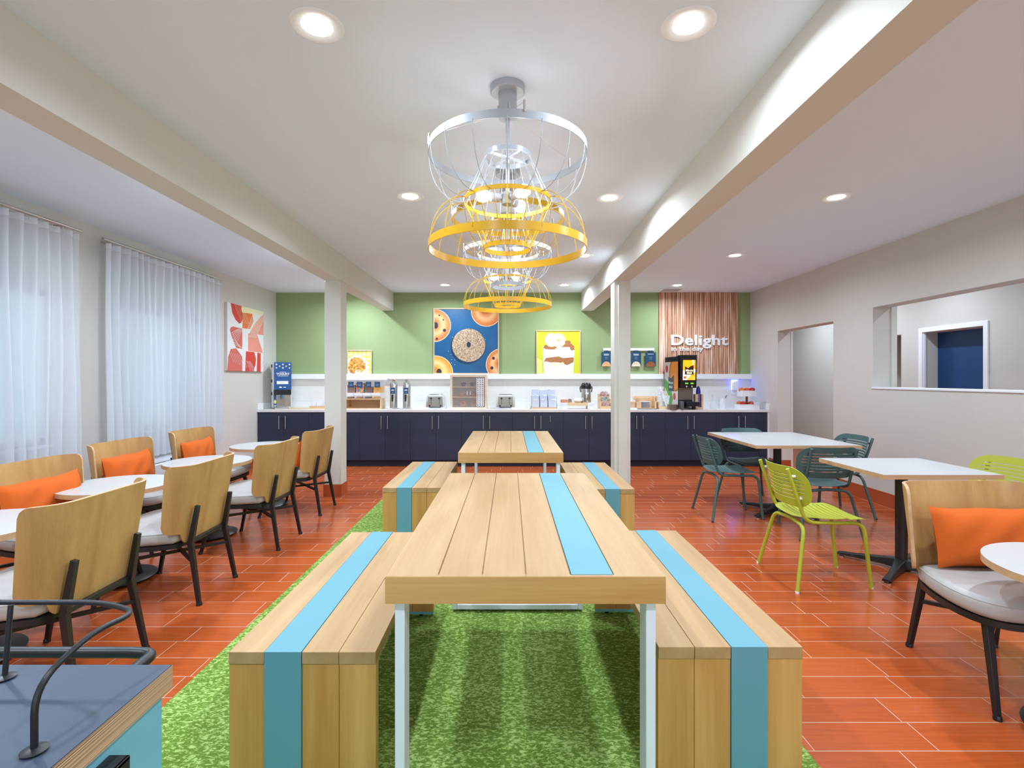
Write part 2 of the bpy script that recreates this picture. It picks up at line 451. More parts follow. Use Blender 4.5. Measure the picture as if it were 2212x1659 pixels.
struct('trim_3', M().box(XR-.012, XR2+.012, PY0, PY1+.01, PZ0, PZ0+.02), trim_w, 'white sill of the pass-through opening', bevel=.003)
struct('trim_5', M().box(XR2, XR2+.06, PY1-.02, PY1+.12, 0, ZC).box(XR2, XR2+.03, DY1-.01, DY1+.08, 0, 2.08), beam_m)
# hallway beyond
HD0, HD1, HDZ = 6.222, 7.147, 2.015
wh = M()
wh.box(XH, XH+.12, YN, HD0, 0, ZC).box(XH, XH+.12, HD0, HD1, HDZ, ZC).box(XH, XH+.12, HD1, 7.547, 0, ZC)
wh.box(XH, XH+.12, 7.547, 8.4, 2.02, ZC).box(XH, XH+.12, 8.4, YE, 0, ZC)
struct('wall_hall', wh, wall_m, 'greige hallway wall beyond the pass-through')
struct('wall_hall_end', M().box(XL, 7, YE-.05, YE, 0, ZC).box(6.5, 6.6, 7.3, 8.7, 0, ZC).box(XH+.12, 6.6, 8.4, 8.5, 0, ZC).box(XH+.12, 6.6, 7.45, 7.547, 0, ZC).box(4.1, XR2, YB, YE, 0, ZC), wall_m)
dr = struct('door_1', M().box(5.95, 5.99, HD0, HD1, 0, HDZ), mat('blue_door_paint', (10, 62, 112), .45), 'dark blue door recessed in the hallway wall')
struct('door_frame', M().box(XH-.02, XH+.01, HD1, HD1+.06, 0, HDZ+.06).box(XH-.02, XH+.01, HD0-.06, HD0, 0, HDZ+.06).box(XH-.02, XH+.01, HD0, HD1, HDZ, HDZ+.06)
       .box(XH, 5.78, HD1-.02, HD1, 0, HDZ), trim_w, 'white door casing', parent=dr, bevel=.003)
struct('door_jamb', M().box(5.78, 6.02, HD1-.004, HD1+.05, 0, HDZ).box(5.78, 6.02, HD0-.05, HD0+.004, 0, HDZ).box(5.78, 6.02, HD0, HD1, HDZ-.004, HDZ+.05), wall_m, parent=dr)
# beams and columns
bl = struct('beam', M().box(-2.145, -1.955, YN, YB, 2.515, ZC), beam_m, 'pale ceiling beam over the window-side column')
br = struct('beam', M().box(1.205, 1.40, YN, YB, 2.51, ZC), beam_m, 'pale ceiling beam over the column beside the sloped sign corner')
cl = struct('column', M().box(-2.155, -1.965, 5.98, 6.185, 0, 2.515), beam_m, 'square pale column beside the window-side chairs')
struct('column_base', M().box(-2.165, -1.955, 5.97, 6.195, 0, .145), base_m, 'terracotta tile base', parent=cl)
cr = struct('column', M().box(1.218, 1.405, 5.98, 6.19, 0, 2.51).box(1.262, 1.365, 5.955, 5.98, 0, 2.51), beam_m, 'pale column with a raised front strip')
struct('column_base', M().box(1.208, 1.415, 5.945, 6.2, 0, .14), base_m, 'terracotta tile base', parent=cr)
# tile baseboards
struct('baseboard_right', M().box(XR-.012, XR, YN, DY0, 0, .145).box(XR-.012, XR, DY1, YB-.64, 0, .145).box(XR-.014, XR, YN, DY0, .145, .152), base_m, 'terracotta tile baseboard')
struct('baseboard_left', M().box(XL, XL+.012, YN, YB-.64, 0, .145), base_m, 'terracotta tile baseboard')
struct('baseboard_jamb', M().box(XR, XR2, DY1-.012, DY1, 0, .145), base_m)
# windows
def window(n, a, b):
    w = struct('window_%d' % n, M().box(XL-.1, XL-.06, a, b, WZ1-.05, WZ1).box(XL-.1, XL-.06, a, b, WZ0, WZ0+.05)
        .box(XL-.1, XL-.06, a, a+.05, WZ0, WZ1).box(XL-.1, XL-.06, b-.05, b, WZ0, WZ1).box(XL-.1, XL-.06, (a+b)/2-.02, (a+b)/2+.02, WZ0, WZ1), trim_w,
        'white framed window behind the sheer curtain')
    struct('window_glass', M().box(XL-.083, XL-.08, a+.04, b-.04, WZ0+.04, WZ1-.04), mat('window_glass', (178, 196, 210), .3, alpha=.45), parent=w)
    struct('window_sill', M().box(XL-.1, XL+.03, a-.03, b+.03, WZ0-.03, WZ0), trim_w, parent=w)
window(1, *W1); window(2, *W2)
# back wall ledge and backsplash
struct('trim_1', M().box(XL, XR, 8.578, YB, 1.366, 1.45), trim_w, 'white picture ledge running the length of the green wall', bevel=.002)
struct('trim_2', M().box(XL, XR, YB-.01, YB, .96, 1.366), splash_m, 'pale tile backsplash below the ledge')
# ceiling vent
t = thing('ceiling_vent', 'square white air vent in ceiling above the slatted wood panel', 'vent', (2.62, 8.35, ZC))
build('frame', M().box(-.19, .19, -.19, -.15, -.012, 0).box(-.19, .19, .15, .19, -.012, 0).box(-.19, -.15, -.15, .15, -.012, 0).box(.15, .19, -.15, .15, -.012, 0), trim_w, t)
vm = M()
for k in range(8): vm.box(-.15, .15, -.145+k*.038, -.125+k*.038, -.008, 0)
build('louver', vm, mat('vent_grey', (180, 180, 180), .6), t)

# ------------------------------------------------------------------ downlights
def downlight(x, y, label, power):
    t = thing('recessed_downlight', label, 'ceiling light', (x, y, ZC), 0, 'recessed ceiling downlights')
    build('trim_ring', M().lathe([(.060, 0), (.064, -.003), (.100, -.007), (.108, -.002), (.108, 0)], 40, closed=True), trim_w, t)
    build('lens', M().lathe([(.062, -.002), (.0001, -.002)], 40, cap0=False, cap1=False), lens_m, t)
    ld = bpy.data.lights.new('downlight_lamp', 'AREA'); ld.shape = 'DISK'; ld.size = .11; ld.energy = power; ld.color = (.81, .965, 1.13)
    ld.spread = math.radians(165)
    lo = bpy.data.objects.new('downlight_lamp', ld); C.objects.link(lo); lo.parent = t; lo.location = (0, 0, -.012)
for x, y, lb in ((-.787, 2.10, 'big bright downlight over the near picnic table, on the window side of the chandeliers'),
        (.727, 2.09, 'big bright downlight over the near picnic table, pass-through side of the chandeliers'),
        (-.788, 4.07, 'downlight beside the chandeliers level with the first yellow dome, window side'),
        (.796, 4.10, 'downlight beside the chandeliers level with the first yellow dome, pass-through side'),
        (-1.0, 7.93, 'downlight near the green wall above the bagel picture'),
        (.845, 7.93, 'downlight near the green wall above the parfait picture'),
        (.875, 6.03, 'downlight half hidden by the rim of the large yellow dome'),
        (2.60, 4.09, 'downlight in the side ceiling over the near square table'),
        (2.64, 6.02, 'downlight in the side ceiling over the far square table'),
        (2.59, 7.95, 'downlight beside the ceiling vent near the wood panel')):
    downlight(x, y, lb, DL_W)
for x, y in ((2.6, 2.1), (2.6, 0), (-.8, 0), (.8, 0), (-2.45, .2), (-2.45, 2.1), (-2.45, 4.1), (-2.45, 6.02), (-2.50, 7.93), (4.95, 4.4), (5.0, 9.3), (5.0, 8.0), (4.95, 6.6)):  # window-aisle lamps are inferred; camera-end and hall ones are unseen added fill
    downlight(x, y, 'unseen downlight adding light to the rest of the room and hallway', BACK_W*(.6 if x > 4 else .6 if abs(x) < 1 else 1))

# ------------------------------------------------------------------ rug
tag(build('rug', M().box(-1.452, 1.098, -.6, 6.4, 0, .004), carpet), 'green mottled carpet rug under the picnic tables', 'rug')

# ------------------------------------------------------------------ picnic tables
def picnic_table(x, y, label):
    t = thing('picnic_table', label, 'table', (x, y, .0043), 0, 'maple picnic tables')
    TW, TL, ZT = .815, 1.635, .798; x0 = -TW/2
    xs = [x0, x0+.152, x0+.281, x0+.409, x0+.541, x0+.667, -x0]
    tb = M()
    tb.box(x0, -x0, 0, TL, ZT-.078, ZT-.006)
    tb.box(x0, -x0, 0, .014, ZT-.006, ZT).box(x0, -x0, TL-.014, TL, ZT-.006, ZT)
    for i in range(6):
        if i == 4: continue
        tb.box(xs[i]+(.0022 if i else 0), xs[i+1]-(.0022 if i < 5 else 0), .014, TL-.014, ZT-.006, ZT)
    build('tabletop', tb, maple, t)
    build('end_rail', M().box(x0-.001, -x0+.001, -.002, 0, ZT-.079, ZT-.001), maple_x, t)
    build('inlay_stripe', M().box(xs[4]+.002, xs[5]-.002, .012, TL-.012, ZT-.006, ZT+.0015), teal, t)
    for y0 in (.018, TL-.105):
        fr = M(); a = .385
        for sx in (-1, 1): fr.box(min(sx*a, sx*(a-.029)), max(sx*a, sx*(a-.029)), y0, y0+.075, .012, ZT-.078)
        fr.box(-a+.029, a-.029, y0, y0+.075, .012, .041)
        f = build('leg_frame', fr, steel_w, t, bevel=.003)
        for sx in (-1, 1): build('glide', M().lathe([(.018, 0), (.018, .012)], 16, (sx*(a-.06), y0+.037, 0)), black_p, f)
    return t
picnic_table(.046, 1.497, 'maple picnic table with light blue stripe standing nearest the blue condiment cart')
picnic_table(.008, 3.985, 'maple picnic table with light blue stripe standing nearest the navy cabinets')
def bench(x, y, mirror, label):
    t = thing('bench', label, 'bench', (x, y, .0043), 0, 'maple picnic benches')
    W, L, ZB = .485, 1.318, .475; x0 = -W/2; s = -1 if mirror else 1
    xs = [x0, x0+.118, x0+.241, x0+.363, -x0]
    tp = M()
    for i in (0, 2, 3):
        a, b = sorted((s*xs[i], s*xs[i+1])); tp.box(a+.0008, b-.0008, 0, L, ZB-.04, ZB)
    build('seat', tp, maple, t, bevel=.0015)
    lg = M()
    for y0 in (.004, L-.040):
        lg = M()
        for i in (0, 2, 3):
            a, b = sorted((s*xs[i], s*xs[i+1])); lg.box(a+.001, b-.001, y0, y0+.036, .028, ZB-.041)
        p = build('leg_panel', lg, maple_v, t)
        build('shoe', M().box(x0+.002, -x0-.002, y0+.002, y0+.034, .012, .028), teal_d, p)
        for q in (-.17, .17): build('foot', M().lathe([(.012, 0), (.012, .012)], 12, (q, y0+.018, 0)), black_p, p)
    a, b = sorted((s*xs[1], s*xs[2]))
    st = M().box(a+.001, b-.001, -.002, L+.002, ZB-.039, ZB+.001).box(a+.001, b-.001, -.002, .03, .028, ZB-.039).box(a+.001, b-.001, L-.03, L+.002, .028, ZB-.039)
    build('stripe', st, teal, t)
bench(-.683, 1.690, False, 'maple bench with blue stripe beside the near picnic table, on the window side')
bench(.7405, 1.722, True, 'maple bench with blue stripe beside the near picnic table, on the square-table side')
bench(-.805, 4.225, False, 'maple bench with blue stripe beside the far picnic table, on the window side')
bench(.775, 4.175, True, 'maple bench with blue stripe beside the far picnic table, next to the ridged column')

# ------------------------------------------------------------------ lounge chairs with plywood backs
def make_lounge(name, label, loc, rz, group):
    t = thing(name, label, 'chair', loc, rz, group)
    ol = [(.215, -.180), (.285, -.12), (.325, .02), (.335, .13), (.315, .22), (.26, .28), (.16, .305), (0, .312)]
    out = []
    def cr(P, n=4):
        res = []
        k = len(P)
        for i in range(k):
            p0, p1, p2, p3 = P[i-1], P[i], P[(i+1) % k], P[(i+2) % k]
            for q in range(n):
                u = q/n
                res.append(tuple(.5*((2*p1[d])+(-p0[d]+p2[d])*u+(2*p0[d]-5*p1[d]+4*p2[d]-p3[d])*u*u+(-p0[d]+3*p1[d]-3*p2[d]+p3[d])*u**3) for d in (0, 1)))
        return res
    P = ol+[(-a, b) for a, b in reversed(ol[:-1])]
    P = cr(P, 3)
    build('seat', pad(M(), P, .382, .468, .034, .012), leather, t, ang=60)
    build('piping', M().tube([(a*.985, b*.985, .452) for a, b in P], .003, 6, closed=True), leather, t)
    fr = M().tube([(a*.93, b*.93, .368) for a, b in P], .0135, 4, closed=True, sq=True)
    build('seat_frame', fr, black_m, t)
    def back(u, v):
        s = .45*(u*2-1)+.55*math.sin(PI*(u-.5)); L = .388; s0 = .19; Rr = .14
        z0 = .380+.075*(min(1, max(0, (abs(s)-.60)/.12))**2*.8+.2*max(0, (abs(s)-.6)/.4))
        z1 = .857
        e = max(0, (abs(s)-.9)/.1); cc = .045*(1-math.sqrt(max(0, 1-e*e)))
        z = z0+cc+(z1-cc*.9-z0-cc)*v
        k = .90+.10*(z-.38)/.47
        d = abs(s)*L*k
        if d <= s0: x, y = d, 0
        else:
            a = (d-s0)/Rr; x, y = s0+Rr*math.sin(a), Rr*(1-math.cos(a))
        return (math.copysign(x, s) if s else 0, -.193-.16*(z-.38)+y, z)
    build('backrest', M().grid(back, 60, 10), [ply_face, ply_edge], t, solid=.014, ang=60)
    for sx in (-1, 1):
        lg = build('leg', M().tube([(sx*.218, -.285, 0), (sx*.196, -.222, .37), (sx*.196, -.225, .385), (sx*.192, -.262, .60)], [.011, .015, .015, .012], sq=True), black_m, t, bevel=.002)
        build('foot', M().lathe([(.017, 0), (.017, .012), (.013, .02)], 12, (sx*.218, -.285, 0)), black_p, lg)
        lg = build('leg', M().tube([(sx*.305, .285, 0), (sx*.27, .20, .365)], [.010, .015], sq=True), black_m, t, bevel=.002)
        build('foot', M().lathe([(.016, 0), (.016, .012), (.012, .02)], 12, (sx*.305, .285, 0)), black_p, lg)
    build('back_rail', M().box(-.19, .19, -.224, -.202, .362, .386), black_m, t, bevel=.002)
    st = M()
    st.tube([(-.205, -.245, .255), (.28, .222, .275)], .009, sq=True).tube([(.205, -.245, .255), (-.28, .222, .275)], .009, sq=True)
    build('stretcher', st, black_m, t)
    return t
LG = 'lounge chairs with curved plywood backs'
# room-side chairs: backs towards the rug, facing the windows (local +y -> world -x)
lc0 = make_lounge('lounge_chair', 'oak-back lounge chair beside the rug, closest to the blue condiment cart', (-2.13, 2.39, 0), PI/2+.02, LG)
lcB = dup(lc0, 'oak-back lounge chair, back to the rug, second along from the blue cart', (-2.18, 3.335, 0), PI/2+.03)
lcC = dup(lc0, 'oak-back lounge chair, back to the rug, third along from the blue cart', (-2.14, 4.337, 0), PI/2+.0)
lcD = dup(lc0, 'curved oak-back lounge chair in front of the square column, orange cushion edge showing', (-2.185, 5.37, 0), PI/2+.0)
lcE1 = dup(lc0, 'curved oak-back lounge chair with orange cushion below the curtain nearest the blue cart', (-2.82, 3.24, 0), -PI/2)
lcE2 = dup(lc0, 'wall-side oak lounge chair with orange cushion, below the near edge of the second curtain', (-3.05, 4.28, 0), -PI/2)
lcE3 = dup(lc0, 'wall-side oak lounge chair with orange cushion, below the second curtain, towards the canvas', (-3.06, 5.25, 0), -PI/2)
lcF = dup(lc0, 'curved oak-back lounge chair with orange cushion facing the room next to the near square table', (2.275, 2.36, 0), PI)

def cushion(label, loc, rz, tilt=.22):
    o = None
    m = M(); NU, NV = 22, 14
    def sh(u, v, sgn):
        x, y = u*2-1, v*2-1
        t = max(0, (1-abs(x)**3.2)*(1-abs(y)**3.2))**.55
        px = x*.285*(1-.04*(1-y*y)); pz = y*.145*(1-.10*(1-x*x)+.03*math.sin(5*x+1))
        return (px, sgn*.074*t+.005*math.sin(9*x+5*y)*t*sgn, pz)
    m.grid(lambda u, v: sh(u, v, -1), NU, NV); m.grid(lambda u, v: sh(1-u, v, 1), NU, NV)
    m.xf(R(-tilt, 'X'))
    m.xf(T(0, 0, .15))
    o = build('throw_cushion', m, orange, ang=70, loc=loc, rz=rz)
    tag(o, label, 'cushion', 'orange throw cushions'); return o
def cush_on(ch, label, dx=0, dr=0, dy=-.115, tilt=-.2):
    rz = ch.rotation_euler.z; v = R(rz) @ Vector((dx, dy, .466)); l = ch.location
    return cushion(label, (l.x+v.x, l.y+v.y, v.z), rz+dr, tilt)
cush_on(lcE1, 'orange cushion on the wall-side lounge chair nearest the blue condiment cart')
cush_on(lcE2, 'orange cushion on the lounge chair in front of the gap between curtains', .0, .06)
cush_on(lcE3, 'orange cushion on the lounge chair under the curtain nearest the abstract canvas', .0, .08)
cush_on(lcF, 'big orange cushion on the lounge chair next to the near square table', -.05, 0)
cush_on(lcB, 'sliver of orange cushion behind the second oak back along from the blue cart', .06, .1)
cush_on(lcD, 'orange cushion mostly hidden behind the oak back in front of the column', -.0, -.1)

# ------------------------------------------------------------------ round tables
def round_top(m, r, z0, z1, n=64):
    m.cur = 0; m.lathe([(r, z0), (r, z1-.0015)], n, cap1=False); m.cur = 1
    m.lathe([(r, z1-.0015), (r-.0015, z1)], n, cap0=False); return m
def make_round(label, x, y):
    t = thing('round_table', label, 'table', (x, y, 0), 0, 'small round white tables')
    build('tabletop', round_top(M(), .345, .625, .655), [ply_edge, lam_w], t)
    build('pole', M().lathe([(.036, .03), (.036, .61)], 24), black_m, t)
    build('top_plate', M().box(-.12, .12, -.12, .12, .612, .625), black_m, t)
    b = build('base', M().lathe([(.225, .012), (.228, .02), (.2, .032), (.12, .042), (.05, .052), (.036, .07)], 40), black_m, t)
    for k in range(4): build('glide', M().lathe([(.014, 0), (.014, .014)], 12, (.18*math.cos(k*PI/2+.6), .18*math.sin(k*PI/2+.6), 0)), black_p, b)
    return t
rt = make_round('round white cafe table closest to the blue condiment cart, window side', -2.67, 2.52)
dup(rt, 'round white cafe table, second from the blue condiment cart along the windows', (-2.69, 3.53, 0))
dup(rt, 'round white cafe table, third from the blue condiment cart along the windows', (-2.65, 4.52, 0))
dup(rt, 'round white cafe table closest to the column along the windows', (-2.65, 5.575, 0))
dup(rt, 'round white cafe table in front of the lounge chair facing the room', (2.235, 1.93, 0))

# ------------------------------------------------------------------ square tables
def make_square(label, x0, x1, y0, y1, base, rz):
    t = thing('square_table', label, 'table', (base[0], base[1], 0), 0, 'square white cafe tables')
    bx, by = base
    m = M(); m.box(x0-bx, x1-bx, y0-by, y1-by, .720, .7485); m.cur = 1; m.box(x0-bx+.001, x1-bx-.001, y0-by+.001, y1-by-.001, .7485, .750)
    build('tabletop', m, [ply_edge, lam_w], t)
    build('pole', M().lathe([(.038, .05), (.038, .70)], 24), black_m, t)
    build('top_plate', M().box(-.15, .15, -.15, .15, .702, .72), black_m, t)
    b = M()
    for k in range(4):
        a = rz+k*PI/2; ca, sa = math.cos(a), math.sin(a); rs = []
        for d, wd, z0, z1 in ((.02, .045, .02, .085), (.12, .032, .022, .07), (.30, .024, .02, .045), (.40, .030, .018, .036)):
            rs.append([(d*ca-sa*wd*q, d*sa+ca*wd*q, z) for q, z in ((-1, z0), (1, z0), (.75, z1), (-.75, z1))])
        b.rings(rs)
    bo = build('base', b, black_m, t, bevel=.004)
    for k in range(4):
        a = rz+k*PI/2; build('glide', M().lathe([(.022, 0), (.022, .008), (.01, .012), (.01, .02)], 14, (.375*math.cos(a), .375*math.sin(a), 0)), chrome, bo)
make_square('square white table with plywood edge, the one beside the lime green chairs', 2.44, 3.225, 3.349, 4.055, (2.82, 3.70), .72)
make_square('larger square white table surrounded by dark teal chairs', 2.31, 3.30, 4.81, 6.0, (2.75, 5.28), .62)

# ------------------------------------------------------------------ slatted steel chairs
def slat_panel(hw, t0, t1, n, gap, surf, border, m):
    """strips between slots plus a solid border; hw(t) is the half width of the outline at t"""
    st = (t1-t0)
    a = t0+border; b = t1-border; p = (b-a)/n
    for k in range(n):
        u0, u1 = a+k*p+gap/2, a+(k+1)*p-gap/2
        if k == 0: u0 = a-.004
        if k == n-1: u1 = b+.004
        m.grid(lambda u, v: surf(((u*2-1)*(hw(u0+(u1-u0)*v)-border*.8)), u0+(u1-u0)*v), 14, 2)
    N = 64; outer, inner = [], []
    ts = [t0+st*(.5-.5*math.cos(PI*i/(N//2))) for i in range(N//2+1)]
    wt, wb = hw(t1), hw(t0)
    pts = [(hw(q), q) for q in ts]+[(wt*(1-k/7), t1) for k in range(1, 14)]+[(-hw(q), q) for q in reversed(ts)]+[(-wb*(1-k/7), t0) for k in range(1, 14)]
    cx, cy = 0, (t0+t1)/2
    def ins(p):
        x, y = p; sx = max(0, abs(x)-border); sy = max(0, abs(y-cy)-border)
        return (math.copysign(sx, x), cy+math.copysign(sy, y-cy))
    n0 = len(m.v)
    for p in pts: m.v.append(tuple(surf(*p)))
    for p in pts: m.v.append(tuple(surf(*ins(p))))
    K = len(pts)
    for i in range(K):
        j = (i+1) % K; m.face([n0+i, n0+j, n0+K+j, n0+K+i])
    return m
def sup(t, t0, t1, w0, w1, r):
    """rounded trapezoid half width"""
    q = (t-t0)/(t1-t0); w = w0+(w1-w0)*q
    d = min(t-t0, t1-t)
    if d < r: w -= r-math.sqrt(max(0, r*r-(r-d)**2))
    return max(w, .001)
def fillet(P, r, n=5):
    P = [Vector(p) for p in P]; out = [P[0]]
    for i in range(1, len(P)-1):
        a, b, c = P[i-1], P[i], P[i+1]; u = (a-b).normalized(); v = (c-b).normalized()
        rr = min(r, (a-b).length*.45, (c-b).length*.45); s, e = b+u*rr, b+v*rr
        for k in range(n+1):
            q = k/n; out.append((1-q)**2*s+2*q*(1-q)*b+q*q*e)
    out.append(P[-1]); return out
def make_steel(name, mt, capm, label, loc, rz, group):
    t = thing(name, label, 'chair', loc, rz, group)
    def seat(x, y): return (x, y, .452+.02*(x/.2)**2*(1 if y < .1 else .6)-.9*max(0, y-.17)**1.6-.012*math.exp(-((y)/.12)**2))
    m = M(); slat_panel(lambda q: sup(q, -.20, .245, .205, .222, .085), -.20, .245, 12, .006, seat, .026, m)
    build('seat', m, mt, t, solid=.004, ang=50)
    def bk(x, z): return (x, -.130-.26*(z-.52)-.095*(1-(x/.265)**2), z)
    m = M(); slat_panel(lambda q: sup(q, .525, .795, .255, .268, .11), .525, .795, 8, .0065, bk, .030, m)
    build('backrest', m, mt, t, solid=.004, ang=50)
    r = .0125
    for sx in (-1, 1):
        p = fillet([(sx*.192, -.285, .785), (sx*.19, -.165, .432), (sx*.182, .215, .428), (sx*.187, .262, 0)], .07)
        l = build('leg', M().tube(p, r, 12), mt, t); l['label'] = 'side tube running from back upright to front leg'
        build('foot_cap', M().lathe([(.0125, 0), (.0125, .014)], 12, (sx*.187, .262, 0)), capm, l)
    p = fillet([(-.27, -.262, 0), (-.195, -.178, .405), (0, -.165, .418), (.195, -.178, .405), (.27, -.262, 0)], .06)
    l = build('leg', M().tube(p, r, 12), mt, t); l['label'] = 'rear legs bent from one tube'
    for sx in (-1, 1): build('foot_cap', M().lathe([(.0125, 0), (.0125, .014)], 12, (sx*.27, -.262, 0)), capm, l)
    for sx in (-1, 1):
        for z in (.59, .735):
            build('screw_cap', M().add(M().lathe([(.009, -.022), (.009, .002)], 10), T(sx*.191, -.165-.34*(z-.432)+.012, z) @ R(PI/2, 'X')), capm, t)
    return t
SG = 'slatted steel chairs'
ch = make_steel('slatted_chair', lime, ink_w, 'lime green slatted metal chair tucked at the aisle side of the near square table', (2.112, 3.56, 0), -PI/2-.02, SG)
dup(ch, 'lime green slatted metal chair half hidden between the near square table and the wall', (3.42, 3.74, 0), PI/2+.05)
dk = make_steel('slatted_chair', dteal, mat('dark_cap', (40, 46, 48), .5), 'dark teal slatted chair at the aisle side of the larger square table', (2.205, 5.19, 0), -PI/2, SG)
dup(dk, 'dark teal slatted chair at the cabinet side of the larger square table', (2.70, 5.77, 0), PI)
dup(dk, 'dark teal slatted chair at the wall side of the larger square table', (3.31, 5.28, 0), PI/2)
dup(dk, 'dark teal slatted chair with its back to the lime chair, between the two square tables', (2.735, 4.61, 0), 0)

# ------------------------------------------------------------------ blue condiment cart
t = thing('service_cart', 'slate blue topped cart with plywood edge and teal sides, cut by the frame', 'cart', (-.56, .854, .0043))
m = M(); m.box(-1.3, 0, -1.2, 0, .862, .8985); m.cur = 1; m.box(-1.3+.001, -.001, -1.199, -.001, .8985, .9)
build('countertop', m, [ply, blue_top], t)
build('cabinet', M().box(-1.28, -.008, -1.18, -.015, .06, .862), teal_d, t)
build('kick', M().box(-1.25, -.04, -1.15, -.05, 0, .06), black_p, t)
build('pull_handle', M().box(-.008, .022, -.42, -.125, .836, .842).box(.017, .022, -.42, -.125, .820, .842), black_m, t, bevel=.0015)
rl = M()
zr = 1.012-.0
p = fillet([(-.045, -.20, .90), (-.045, -.20, .985), (-.038, -.115, 1.012), (-.02, -.055, 1.012), (-.10, -.02, 1.012), (-.30, -.02, 1.012), (-1.2, -.02, 1.012)], .06, 6)
rl.tube(p, .0042, 12)
rail = build('rail', rl, black_m, t)
build('post', M().tube([(-.24, -.04, .90), (-.24, -.03, 1.012)], .0038, 10), black_m, rail)
for fx, fy in ((-.045, -.2), (-.24, -.04)): build('flange', M().lathe([(.0001, .901), (.014, .901), (.015, .903), (.006, .906)], 20, (fx, fy, 0)), black_m, rail)
build('push_bar', M().tube(fillet([(-1.25, .09, .872), (-.13, .09, .872), (-.09, .085, .872), (-.09, .03, .872), (-.09, -.02, .862)], .05, 6), .0098, 14), black_m, t)

# ------------------------------------------------------------------ base cabinets and countertop
cw = .7935; Yf = 8.005
under = ['under the yogurt dispenser', 'half behind the square pale column', 'under the cereal dispenser', 'under the steel milk dispensers and first toaster',
         'under the pastry case', 'with an extra short bar, under the nine white bins', 'under the black-topped airpot',
         'half behind the ridged column', 'under the juice machine', 'under the tiered fruit stand']
def make_cab(label, x0, extra):
    t = thing('base_cabinet', label, 'cabinet', (x0, Yf, 0), 0, 'navy base cabinets')
    build('carcass', M().box(.001, cw-.001, .02, .63, .10, .850), navy_k, t)
    build('kick', M().box(0, cw, .07, .6, 0, .10), navy_k, t)
    for s in (0, 1):
        a, b = (.0015, cw/2-.0015) if s == 0 else (cw/2+.0015, cw-.0015)
        d = build('door', M().box(a, b, 0, .019, .103, .848), navy, t, bevel=.001)
        hx = cw/2-.055 if s == 0 else cw/2+.045
        h = M().tube([(hx, -.028, .595), (hx, -.028, .795)], .006, 10)
        h.tube([(hx, -.028, .62), (hx, 0, .62)], .004, 8).tube([(hx, -.028, .77), (hx, 0, .77)], .004, 8)
        build('handle', h, nickel, d)
    if extra:
        h = M().tube([(cw*.74, -.02, .70), (cw*.74, -.02, .795)], .005, 10).tube([(cw*.74, -.02, .71), (cw*.74, 0, .71)], .0035, 8).tube([(cw*.74, -.02, .785), (cw*.74, 0, .785)], .0035, 8)
        build('short_bar', h, nickel, t)
for i in range(10):
    make_cab('navy double-door base cabinet '+under[i], -3.925+i*cw, i == 5)
m = M().box(XL+.001, XR-.001, Yf-.02, YB-.011, .852, .89).box(XL+.001, XR-.001, YB-.02, YB-.011, .89, .985).box(XL, XL+.016, Yf-.015, YB-.02, .89, .985).box(XR-.016, XR, Yf-.015, YB-.02, .89, .985)
tag(build('countertop', m, counter_m, bevel=.0015), 'long white quartz countertop with low upstand on the navy cabinets', 'countertop')
struct('trim_4', M().box(XR-.028, XR, Yf-.005, YB, 0, .852), trim_w, 'white end panel beside the cabinets')

